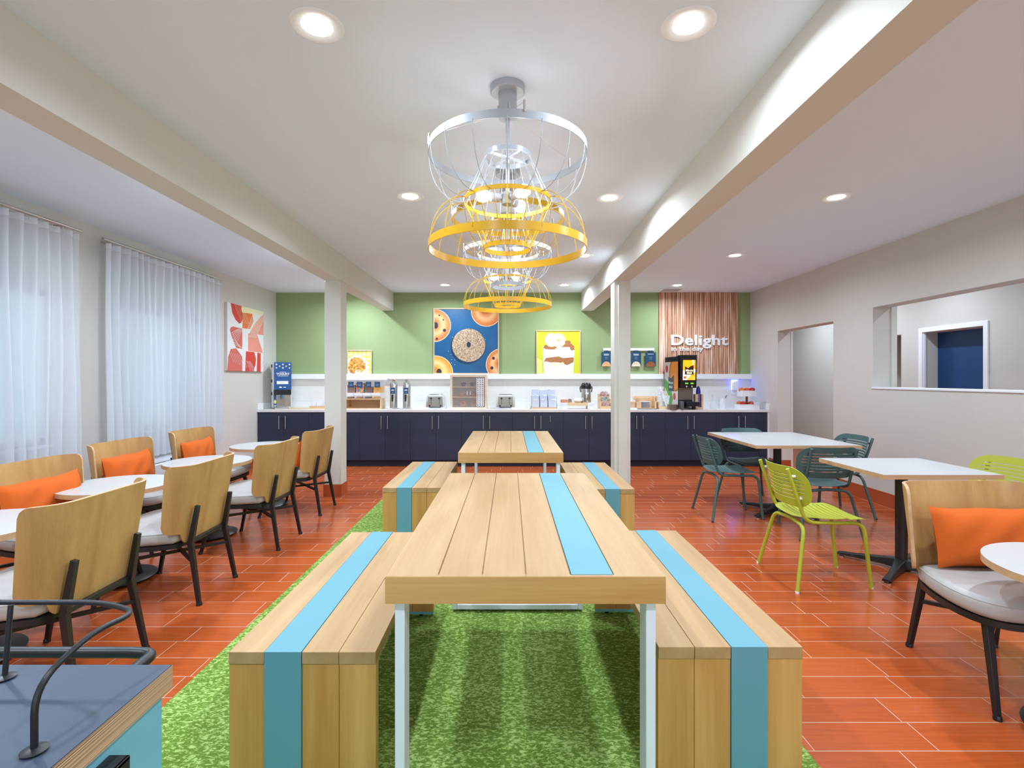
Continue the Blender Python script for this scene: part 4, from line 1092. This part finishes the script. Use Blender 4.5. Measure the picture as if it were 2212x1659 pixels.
# toasters
def toaster(px, lb, shade):
    Y = 8.2; t = item('toaster', lb, 'toaster', px, Y, group='four-slot toasters')
    w2, h = .145, Z(852.5, Y)-ZK
    m = M(); pr = [(-w2-.008, .02), (-w2+.004, h-.05), (-w2+.03, h-.008), (-w2+.05, h), (w2-.05, h), (w2-.03, h-.008), (w2-.004, h-.05), (w2+.008, .02)]
    m.prism([(a, b) for a, b in pr], -.26, 0).xf(R(PI/2, 'X')).xf(T(0, 0, 0))
    build('body', m, chrome, t, bevel=.006)
    build('front_plate', M().prism([(-w2+.02, .03), (-w2+.028, h-.03), (w2-.028, h-.03), (w2-.02, .03)][::-1], 0, .004).xf(R(PI/2, 'X')), mat('toaster_steel', (170, 164, 158), .25, 1), t)
    for sx in (-1, 1):
        build('lever', M().box(sx*.064-.018, sx*.064+.018, -.03, -.004, h-.07, h-.052), black_p, t, bevel=.003)
        build('lever_slot', M().box(sx*.064-.003, sx*.064+.003, -.006, -.004, .07, h-.04), black_p, t)
        build('dial', M().lathe([(.016, 0), (.014, .014)], 18).xf(T(sx*.088, -.003, .05) @ R(PI/2, 'X')), mat('dial_maroon', (70, 16, 24), .4), t)
    build('crumb_tray', M().box(-.095, .095, -.03, -.004, .022, .034), black_p, t, bevel=.004)
    sl = M()
    for y in (.05, .10, .15, .20): sl.box(-.1, .1, y-.008, y+.008, h-.001, h+.001)
    build('slot', sl, black_p, t)
    build('base', M().box(-w2-.014, w2+.014, -.02, .27, 0, .022), plastic_w, t, bevel=.004)
toaster(940, 'steel toaster standing on the dispenser side of the pastry case', 0)
toaster(1092, 'steel toaster standing between the pastry case and the white bins', 0)
# pastry case
Yp = 8.06; t = item('pastry_case', 'pale wooden pastry case with three shelves and checkered door band', 'display case', 1012, Yp)
w2 = (X(1051, Yp)-X(971.5, Yp))/2; h = Z(809.5, Yp)-ZK; D = .34; th = .035
build('case', M().box(-w2, -w2+th, 0, D, 0, h).box(w2-th, w2, 0, D, 0, h).box(-w2+th, w2-th, 0, D, 0, th).box(-w2+th, w2-th, 0, D, h-th, h).box(-w2+th, w2-th, D-.012, D, th, h-th), mat('ash_wood', (244, 226, 204), .5, noise=.08, nscale=6, stretch=(1, 1, 8)), t)
sh = []
for k in (1, 2):
    z = th+(h-2*th)*k/3; sh.append(z)
    build('shelf', M().box(-w2+th, w2-th, .02, D-.012, z-.007, z+.005), birch, t)
d = build('door', M().box(-w2+th+.006, w2-th-.006, -.008, -.003, th+.006, h-th-.006), mat('case_acrylic', (225, 225, 232), .08, alpha=.14), t)
cw2 = .115; cx0 = w2-th-.012-cw2
P = Print(cw2, h-2*th-.03, ink_w); gk = mat('check_grey', (120, 116, 122), .6); dkk = mat('check_dark', (60, 56, 62), .6)
nr = 14
for r_ in range(nr):
    for c_ in range(3):
        zc = (r_+.35)*(h-2*th-.03)/nr; P.rect(.012+c_*.036, .012+c_*.036+.017, zc, zc+.016, gk if r_ % 5 else dkk).same()
P.k += 1
P.build('check_band', d, (cx0, -.0085, th+.015))
hd = M()
for q in (-.02, .03): hd.box(q-.005, q+.005, -.02, -.008, h*.42, h*.52)
build('handle', hd, plastic_w, d)
mf = [mat('muffin_dark', (62, 42, 42), .7, noise=.3, nscale=60), mat('bun_brown', (196, 130, 84), .6, noise=.2, nscale=30), mat('donut_glaze', (188, 128, 92), .5, noise=.1, nscale=30)]
def ball(rx, rz_, n=18):
    return M().lathe([(.001, 0), (rx*.7, 0), (rx*.95, rz_*.35), (rx, rz_*.6), (rx*.85, rz_*1.1), (rx*.5, rz_*1.45), (.001, rz_*1.55)], n)
floors = [th+.0, sh[0]+.005, sh[1]+.005]
def pastry(kind, px, fl, lb):
    z = ZK+floors[fl]+.0005
    if kind == 0:
        m = M().lathe([(.026, 0), (.036, .035)], 18); m.add(ball(.052, .024), T(0, 0, .033)); nm = 'muffin'
    elif kind == 1: m = ball(.055, .045); nm = 'bread_roll'
    else:
        m = M().lathe([(.032+.024*math.cos(a*PI/6), .026+.024*math.sin(a*PI/6)) for a in range(12)], 24, closed=True).xf(R(.9, 'X')).xf(T(0, 0, .036)); nm = 'doughnut'
    o = build(nm, m, mf[kind], loc=(X(px, Yp+.12), Yp+.12, z)); tag(o, lb, 'pastry', 'pastries in the wooden case')
pastry(0, 1001, 2, 'dark muffin on the top shelf of the pastry case, away from the checkered band')
pastry(0, 1021, 2, 'dark muffin on the top shelf of the pastry case, against the checkered band')
pastry(1, 998, 1, 'golden roll on the middle shelf of the pastry case, away from the checkered band')
pastry(1, 1023, 1, 'golden roll on the middle shelf of the pastry case, against the checkered band')
pastry(2, 1001, 0, 'brown doughnut on the bottom shelf of the pastry case')
pastry(2, 1024, 0, 'brown doughnut at the bottom of the pastry case behind the checkered band')
# small white dish
tag(build('butter_dish', M().box(-.042, .042, -.035, .035, 0, .012).box(-.038, .038, -.03, .03, .012, .04), plastic_w, bevel=.004, loc=(X(1126, 8.22), 8.22, ZK+.0004)), 'small white lidded dish between the toaster and white bins', 'dish')
# tray of nine white bins
Yn = 8.16; t = item('condiment_rack', 'stepped birch rack holding nine white condiment bins', 'rack', 1174.5, Yn)
build('tray', M().prism(rrect(-.205, .205, -.06, .26, .03), 0, .028), birch, t)
build('step', M().box(-.19, .19, .06, .14, .028, .11).box(-.19, .19, .14, .25, .028, .2), birch, t)
bin_m = mat('bin_white', (206, 212, 232), .4)
rows = ('front', 'middle', 'top'); cols = ('toaster side', 'centre', 'airpot side')
pk = mat('packet_white', (240, 240, 240), .6); pk2 = mat('packet_cream', (232, 228, 196), .6)
for r_ in range(3):
    for c_ in range(3):
        yb = Yn-.045+r_*.08; zb = ZK+(.0285, .1105, .2005)[r_]
        b = thing('condiment_bin', 'white bin in the stepped rack, %s row, %s' % (rows[r_], cols[c_]), 'bin', (X(1174.5, Yn)+(-.13, 0, .13)[c_], yb, zb+.0004), 0, 'white condiment bins')
        a, hb = .058, (.115, .10, .10)[r_]
        m = M().prism([(-a+.005, 0), (a-.005, 0), (a-.005, .075), (-a+.005, .075)], 0, .003)
        for q in ((-a, a, 0, .003), (-a, a, .072, .075), (-a, -a+.003, .003, .072), (a-.003, a, .003, .072)): m.box(q[0], q[1], q[2], q[3], 0, hb)
        build('bin', m, bin_m, b)
        pm = M(); rn = random.Random(r_*3+c_)
        for k in range(5):
            pm.add(M().box(-.02, .02, -.002, .002, -.025, .025), T(rn.uniform(-.03, .03), .02+rn.uniform(0, .035), hb-.012) @ R(rn.uniform(-.6, .6), 'Y') @ R(rn.uniform(-.4, .4), 'X'))
        build('packets', pm, pk2 if c_ == 0 and r_ == 0 else pk, b)['kind'] = 'stuff'
for px, lb in ((1141.5, 'upright white holder at the toaster side of the bin rack'), (1206, 'upright white holder at the airpot side of the bin rack')):
    tag(build('card_holder', M().box(-.022, .022, -.03, .03, 0, .10).box(-.022, .012, .031, .09, 0, .205), plastic_w, bevel=.003, loc=(X(px, 8.2), 8.2, ZK+.0004)), lb, 'holder', 'white upright holders')
# riser with airpot
Yr = 8.18; xr0, xr1 = X(1226, Yr), X(1270, Yr)
zr0 = Z(880, Yr)-ZK; zr1 = Z(870.5, Yr)-ZK
tag(build('riser_shelf', M().box(X(1214, Yr), X(1280, Yr), .0, .22, .05, zr1).box(X(1214, Yr)+.005, X(1226, Yr), .05, .21, 0, .05).box(X(1270, Yr), X(1280, Yr)-.005, .05, .21, 0, .05), birch, loc=(0, Yr, ZK+.0004), bevel=.002), 'low birch riser shelf under the airpot', 'shelf')
for px, lb in ((1218.5, 'white cube box before the riser, on the bin rack side'), (1277, 'white cube box before the riser, on the column side')):
    b = thing('white_box', lb, 'box', (X(px, 8.1), 8.1, ZK+.0004), 0, 'white cube boxes by the riser')
    build('box', M().box(-.05, .05, -.04, .055, 0, .10), plastic_w, b, bevel=.003)
tag(build('sugar_box', M().box(-.058, .058, -.03, .03, 0, .05), mat('sugar_brown', (214, 150, 118), .7, noise=.3, nscale=50), loc=(X(1219, 8.27), 8.27, ZK+zr1+.0008)), 'brown open packet box on the birch riser', 'box')
tag(build('steel_cup', M().lathe([(.026, 0), (.03, .06), (.028, .06), (.024, .004)], 24, cap1=False), steel, loc=(X(1231.5, 8.27), 8.27, ZK+zr1+.0008)), 'small steel cup on the birch riser', 'cup')
t = thing('soup_bowl', 'white lidded bowl on the birch riser beside the airpot', 'bowl', (X(1248.5, 8.27), 8.27, ZK+zr1+.0008))
build('bowl', M().lathe([(.045, 0), (.07, .03), (.072, .033)], 28), mat('kraft_white', (226, 214, 202), .6), t)
build('lid', M().lathe([(.074, .033), (.074, .04), (.05, .072), (.045, .074)], 28), plastic_w, t)
t = thing('airpot', 'tall steel airpot with black pump lid on the riser', 'airpot', (X(1266, 8.29), 8.29, ZK+zr1+.0008))
build('body', M().lathe([(.078, 0), (.08, .01), (.078, .22), (.082, .225)], 36), steel, t)
build('lid', M().lathe([(.084, .222), (.085, .25), (.080, .29), (.06, .318), (.0005, .325)], 30).xf(Matrix.Diagonal((1, 1, 1, 1))), black_p, t)
build('handle', M().tube(fillet([(-.088, 0, .17), (-.098, 0, .245), (-.085, .0, .26)], .02), .008, 8).tube(fillet([(.088, 0, .17), (.098, 0, .245), (.085, 0, .26)], .02), .008, 8), black_p, t)
build('label', M().box(-.006, .006, -.082, -.079, .08, .22).box(-.02, .03, -.083, -.079, .14, .165), plastic_w, t)
# packet organiser left of the ridged column
t = item('tea_organizer', 'three-tier birch organizer of drink packets beside the ridged column', 'organizer', 1311, 8.14)
o3 = M().box(-.105, -.092, -.02, .24, 0, .10).box(-.105, -.092, .06, .24, .10, .16).box(-.105, -.092, .14, .24, .16, .235)
o3.add(o3, T(.165, 0, 0)); o3.box(-.092, .06, -.02, -.01, 0, .05).box(-.092, .06, .06, .07, 0, .12).box(-.092, .06, .14, .15, 0, .20).box(-.092, .06, .23, .24, 0, .235)
build('body', o3, birch, t)
pkm = [mat('packet_pink', (230, 196, 192), .6, col2=(160, 110, 110), nscale=60), mat('packet_mono', (220, 226, 226), .6, col2=(60, 70, 74), nscale=50), mat('packet_red', (214, 206, 204), .6, col2=(170, 40, 50), nscale=45)]
for k in range(3):
    rn = random.Random(k); pm = M()
    for q in range(4): pm.add(M().box(-.045, .045, -.003, .003, -.03, .045), T(-.015+rn.uniform(-.012, .012), .015+.08*k+q*.012, .065+.08*k) @ R(rn.uniform(-.2, .2), 'Y'))
    build('packets', pm, pkm[k], t)['kind'] = 'stuff'
# things right of the ridged column
t = item('napkin_box', 'short birch box with white napkins emerging from behind the ridged column', 'box', 1366, 8.2)
build('box', M().box(-.06, .045, -.04, .06, .0, .12), birch, t); build('napkin', M().box(-.05, .04, -.03, .05, .12, .135), paper_w, t)
tag(build('white_slab', M().box(-.07, .05, -.02, .04, 0, .024), plastic_w, loc=(X(1369, 8.07), 8.07, ZK+.0004)), 'flat white packet lying in front of the birch napkin box', 'packet')
t = item('plate_caddy', 'birch carry caddy stacked with white plates', 'caddy', 1397, 8.12)
m = M().box(-.175, .165, 0, .012, 0, .02).box(-.175, .165, .2, .212, 0, .20).box(-.175, .165, 0, .212, 0, .012)
for a, b_ in ((-.175, -.163), (.153, .165)): m.box(a, b_, 0, .2, .012, .12).box(a, b_, .1, .2, .12, .2)
m.box(-.175, -.085, 0, .012, .02, .11).box(.13, .165, 0, .012, .02, .11)
build('body', m, birch, t, bevel=.002)
build('handle', M().tube(fillet([(-.10, .195, .155), (-.10, .19, .17), (.09, .19, .17), (.09, .195, .155)], .01), .007, 8), birch, t)
for k in range(9):
    tag(build('plate', M().lathe([(.055, 0), (.092, .009), (.095, .011), (.055, .004)], 32, cap1=True), plastic_w, loc=(X(1397, 8.12)-.004, 8.229, ZK+.013+k*.0115)),
        'white disposable plate stacked in the birch carry caddy', 'plate', 'stacked white plates')
t = item('cutlery_organizer', 'birch organizer bristling with white plastic cutlery', 'organizer', 1438, 8.13)
build('tray', M().box(-.11, .11, -.03, .22, 0, .035), birch, t, bevel=.002)
build('side', M().box(-.11, -.09, .02, .22, .035, .12).box(-.11, -.09, .12, .22, .12, .2), birch, t)
for y0, h0, xq, lb in ((.15, .20, -.045, 'back'), (.09, .13, -.01, 'middle'), (.03, .06, .03, 'front')):
    cu = thing('cutlery_cup', 'clear cup of white plastic cutlery, %s one in the birch organizer' % lb, 'cutlery cup', (X(1438, 8.13)+xq, 8.13+y0, ZK+.0356), 0, 'cups of plastic cutlery')
    base = h0-.06
    build('cup', M().box(-.032, .032, -.022, .022, 0, base+.06), acrylic, cu)
    rn = random.Random(h0); cm = M()
    for k in range(12):
        cm.add(M().box(-.006, .006, -.001, .001, 0, .13).box(-.010, .010, -.001, .001, .13, .165), T(rn.uniform(-.02, .02), rn.uniform(-.014, .014), base+.015) @ R(rn.uniform(-.28, .28), 'Y') @ R(rn.uniform(-.2, .2), 'X'))
    build('cutlery', cm, paper_w, cu)['kind'] = 'stuff'
# juice machine
Yj = 8.03; t = item('juice_machine', 'tall black juice machine with glowing orange screen and printed side', 'drink dispenser', 1487, Yj, rz=.14)
w2 = .135; hj = Z(767, Yj)-ZK; D = .5
hbot = Z(838, Yj)-ZK
zl = Z(799+5, Yj)
build('housing', M().box(-w2+.004, w2-.03, .06, D, .04, hj-.03), black_p, t, bevel=.004)
build('head', M().prism([(0, hbot), (-.02, hj), (.10, hj), (.10, hbot)], -w2, w2).xf(Matrix(((0,0,1,0),(1,0,0,0),(0,1,0,0),(0,0,0,1)))), black_p, t, bevel=.004)
sl_ = Z(778, Yj)-ZK; sb = Z(821, Yj)-ZK; sw = .205
jo = mat('screen_orange', (246, 170, 40), .4, emit=.8, col2=(240, 140, 30), nscale=8); jy = mat('screen_yellow', (252, 232, 190), .4, emit=.8)
P = Print(sw, sl_-sb, jy); hs_ = sl_-sb
P.disc(.05, hs_*.82, .11, jo); P.disc(.05, hs_*.82, .095, mat('screen_deep', (246, 160, 20), .4, emit=.8))
P.rect(.175, .205, hs_*.55, hs_, jo); P.add([(.06, 0), (.205, 0), (.205, .12), (.16, .11)], jo)
lb_m = mat('logo_brown', (62, 44, 34), .5)
P.add([(.03, .085), (.175, .085), (.175, .235), (.12, .215), (.085, .185), (.06, .2), (.03, .215)], lb_m)
P.disc(.035, .04, .022, mat('screen_red', (232, 60, 40), .4, emit=.8))
an = math.atan(.02/(hj-hbot))
s = P.build('screen', t, (-sw/2+.004, -.004-.02*(sb-hbot)/(hj-hbot)-.004, sb), rx=an)
s['label'] = 'glowing orange and yellow screen'
text('Minute', .044, jy, s, (sw/2, -.006, .137), bold=.0006, ext=.0005)
text('Maid', .044, jy, s, (sw/2, -.006, .098), bold=.0006, ext=.0005)
bt = M()
for q in (-.055, .035): bt.box(q, q+.05, -.006, .0, Z(829.5, Yj)-ZK, Z(826.8, Yj)-ZK)
build('button', bt, mat('button_green', (110, 196, 40), .4, emit=.8), t)
bt = M()
for q in (-.03, .06): bt.lathe([(.013, 0), (.011, .004)], 16).xf(Matrix.Identity(4)) if False else bt.add(M().lathe([(.013, 0), (.010, .005)], 16), T(q, -.001, Z(835, Yj)-ZK) @ R(PI/2, 'X'))
build('dispense_icon', bt, ink_w, t)
build('back_plate', M().box(-w2-.02, w2-.045, .055, .062, .15, hbot), mat('machine_taupe', (128, 116, 106), .35, .5), t)
build('side_wall', M().box(-w2-.02, -w2, .05, D, .03, hbot+.01), black_p, t)
# printed side panel facing the aisle
Lp = D-.03; P = Print(Lp, hj-.16, mat('panel_pale', (206, 198, 196), .5)); Hp = hj-.16
P.disc(Lp*.80, Hp*.72, .22, mat('print_orange_dark', (170, 110, 20), .5), .28); P.disc(Lp*.82, Hp*.72, .19, mat('print_orange', (226, 138, 44), .5), .25)
P.add([(0, 0), (Lp*.55, 0), (Lp*.62, Hp*.16), (Lp*.5, Hp*.35), (Lp*.3, Hp*.5), (0, Hp*.62)], mat('print_green', (76, 160, 70), .5))
P.add([(0, Hp*.42), (Lp*.38, Hp*.16), (Lp*.3, Hp*.1), (0, Hp*.22)], mat('print_yellow', (196, 196, 100), .5))
gb = mat('logo_slate', (62, 74, 84), .5)
P.add([(Lp*.28, Hp*.32), (Lp*.70, Hp*.32), (Lp*.70, Hp*.70), (Lp*.52, Hp*.63), (Lp*.42, Hp*.62), (Lp*.28, Hp*.67)], gb)
rd = mat('print_cherry', (200, 50, 76), .5); P.disc(Lp*.16, Hp*.84, .045, rd, .06); P.disc(Lp*.74, Hp*.20, .045, rd, .055)
sp = P.build('printed_side', t, (-w2-.0215, D-.0, .06), rz=-PI/2)
sp['label'] = 'side panel printed with fruit shapes'
text('Minute', .058, mat('logo_text', (214, 214, 210), .5), sp, (Lp*.49, -.006, Hp*.49), bold=.0008, ext=.0005)
text('Maid', .062, mat('logo_text', (214, 214, 210), .5), sp, (Lp*.49, -.006, Hp*.39), bold=.0008, ext=.0005)
build('top_cap', M().box(-w2-.021, -w2, .04, D, hj-.10, hj-.02), black_p, t)
build('drip_tray', M().box(-.075, w2+.0, -.10, .06, Z(877, Yj)-ZK+.0, Z(868, Yj)-ZK), mat('tray_navy', (22, 22, 34), .35), t, bevel=.004)
lgm = M().prism([(.05, 0), (.09, 0), (.098, .09), (.045, .09)], -.05, -.02).xf(Matrix(((1,0,0,0),(0,0,1,0),(0,1,0,0),(0,0,0,1))))
build('leg', lgm, black_p, t); build('leg', M().box(-w2, -w2+.035, -.06, .06, 0, .13), mat('leg_grey', (96, 96, 96), .4), t, bevel=.004)
build('foot_plate', M().box(-w2-.02, .08, .0, .45, 0, .03), mat('leg_grey', (96, 96, 96), .4), t)
tag(build('cup_dispenser', M().lathe([(.075, 0), (.08, .075), (.085, .078), (.078, .082), (.0005, .07)], 28), mat('machine_taupe', (128, 116, 106), .35, .5), loc=(X(1457, 8.0)-.02, 8.03, ZK+.0004)), 'round grey tub with pale rim at the foot of the juice machine', 'tub')
# cup holder with purple bottle
t = item('cup_holder', 'tall open-front birch holder beside the juice machine', 'holder', 1510.5, 8.10)
build('body', M().box(-.06, -.047, 0, .1, 0, .235).box(.05, .063, 0, .1, 0, .235).box(-.047, .05, .088, .1, 0, .235).box(-.047, .05, 0, .1, 0, .03).box(-.047, -.02, 0, .01, .03, .235).box(.035, .05, 0, .01, .03, .235), birch, t)
t = thing('bottle', 'violet bottle with dark blue neck standing in the birch holder', 'bottle', (X(1510.5, 8.10)+.003, 8.10+.05, ZK+.031))
build('body', M().lathe([(.034, 0), (.034, .215), (.036, .215)], 26), mat('bottle_violet', (110, 98, 176), .35), t)
build('neck', M().lathe([(.036, .216), (.034, .25), (.026, .31), (.022, .315)], 26), mat('bottle_blue', (28, 26, 150), .35), t)
build('cap', M().lathe([(.012, .315), (.012, .332), (.0005, .333)], 18), black_p, t)
# pitcher
t = thing('glass_pitcher', 'clear glass water pitcher between the birch holder and white cup', 'pitcher', (X(1543, 8.15), 8.15, ZK+.0004))
pf = [(.045, 0), (.062, .012), (.068, .05), (.058, .10), (.036, .165), (.034, .19), (.046, .225)]
build('jug', M().lathe(pf, 36, cap1=False), mat('pitcher_glass', (226, 234, 238), .06, alpha=.34), t)
build('handle', M().tube(fillet([(.036, 0, .195), (.085, 0, .185), (.08, 0, .09), (.058, 0, .09)], .03), .006, 10), mat('pitcher_glass', (226, 234, 238), .06, alpha=.34), t)
# white crock with whisk
t = thing('utensil_cup', 'white utensil cup holding a wire spoon next to the pitcher', 'cup', (X(1560, 8.22), 8.22, ZK+.0004))
build('cup', M().lathe([(.05, 0), (.055, .165), (.052, .165), (.047, .005)], 30, cap1=False), plastic_w, t)
sp_ = M().tube([(-.01, 0, .02), (.05, -.01, .175)], .004, 8)
for k in range(4):
    a = k*PI/4; sp_.tube([(.05, -.01, .175), (.056+.016*math.cos(a), -.01+.016*math.sin(a), .20), (.075, -.012, .222), (.056-.016*math.cos(a), -.01-.016*math.sin(a), .20), (.05, -.01, .175)], .002, 6)
build('spoon', sp_, mat('utensil_black', (50, 48, 48), .4), t)
# plug-in freshener with blue glow
t = thing('air_freshener', 'white plug-in with blue glow below the ledge', 'air freshener', (X(1586, YB)-.0, YB-.012, Z(843.6, YB)))
xx = .047
build('body', M().prism([(-.047, .0), (.047, 0), (.047, .165), (.02, .165), (-.047, .14)], 0, .055).xf(R(PI/2, 'X')), plastic_w, t, bevel=.01)
build('socket_plate', M().box(-.05, .045, -.004, .001, -.07, .0), plastic_w, t)
build('light_strip', M().box(-.050, .050, -.008, .002, .02, .172), mat('glow_blue', (50, 70, 255), .4, emit=26), t)
# fruit stand
Yq = 8.16; t = thing('fruit_stand', 'two-tier white fruit stand with wooden post at the end of the counter', 'fruit stand', (X(1613, Yq), Yq, ZK+.0004))
def tray(w_, d, h, z): 
    o = rrect(-w_, w_, -d, d, .03); i = rrect(-w_+.006, w_-.006, -d+.006, d-.006, .026)
    return M().rings([[(a, b, z) for a, b in o], [(a, b, z+h) for a, b in o], [(a, b, z+h) for a, b in i], [(a, b, z+max(.008, h-.032)) for a, b in i]])
z2 = Z(856, Yq)-ZK
build('lower_tray', tray(.168, .10, Z(873, Yq)-ZK, 0), plastic_w, t)
build('upper_tray', tray(.128, .085, Z(843.5, Yq)-Z(856, Yq), z2), plastic_w, t)
build('post', M().lathe([(.018, .008), (.018, z2)], 20), mat('walnut_post', (112, 74, 50), .5), t)
apr = mat('apple_red', (170, 26, 30), .3, col2=(186, 50, 42), nscale=14); apr2 = mat('apple_blush', (206, 52, 40), .3, col2=(212, 88, 56), nscale=12); apy = mat('peach_yellow', (226, 150, 60), .4, col2=(204, 90, 50), nscale=10)
stem_m = mat('apple_stem', (80, 60, 36), .7)
def fruit(x, y, z, mt, lb, nm='apple', r=.042):
    t2 = thing(nm, lb, 'fruit', (X(1613, Yq)+x, Yq+y, ZK+z+.0004), 0, 'fruit on the tiered stand')
    build('flesh', M().lathe([(.004, .004), (r*.5, 0), (r*.9, r*.45), (r*1.02, r*1.0), (r*.9, r*1.5), (r*.5, r*1.8), (r*.2, r*1.74), (.001, r*1.6)], 24), mt, t2)
    build('stem', M().tube([(0, 0, r*1.6), (.003, 0, r*2.0)], .0015, 6), stem_m, t2)
zu = z2+Z(843.5, Yq)-Z(856, Yq)-.031; zl_ = Z(873, Yq)-ZK-.031
fruit(-.095, -.03, zu, apy, 'yellow-orange fruit on the upper tier beside the air freshener', 'peach')
fruit(-.01, -.03, zu, apr2, 'blushed red apple in the middle of the upper tier')
fruit(.073, -.03, zu, apr, 'deep red apple on the wall side of the upper tier')
fruit(-.075, -.045, zl_, apr, 'deep red apple on the lower tier, on the pitcher side of the post')
fruit(.045, -.045, zl_, apr2, 'red apple on the lower tier, on the wall side of the post')
fruit(-.10, .045, zl_, apy, 'yellow fruit at the back of the lower tier behind a red apple', 'peach')
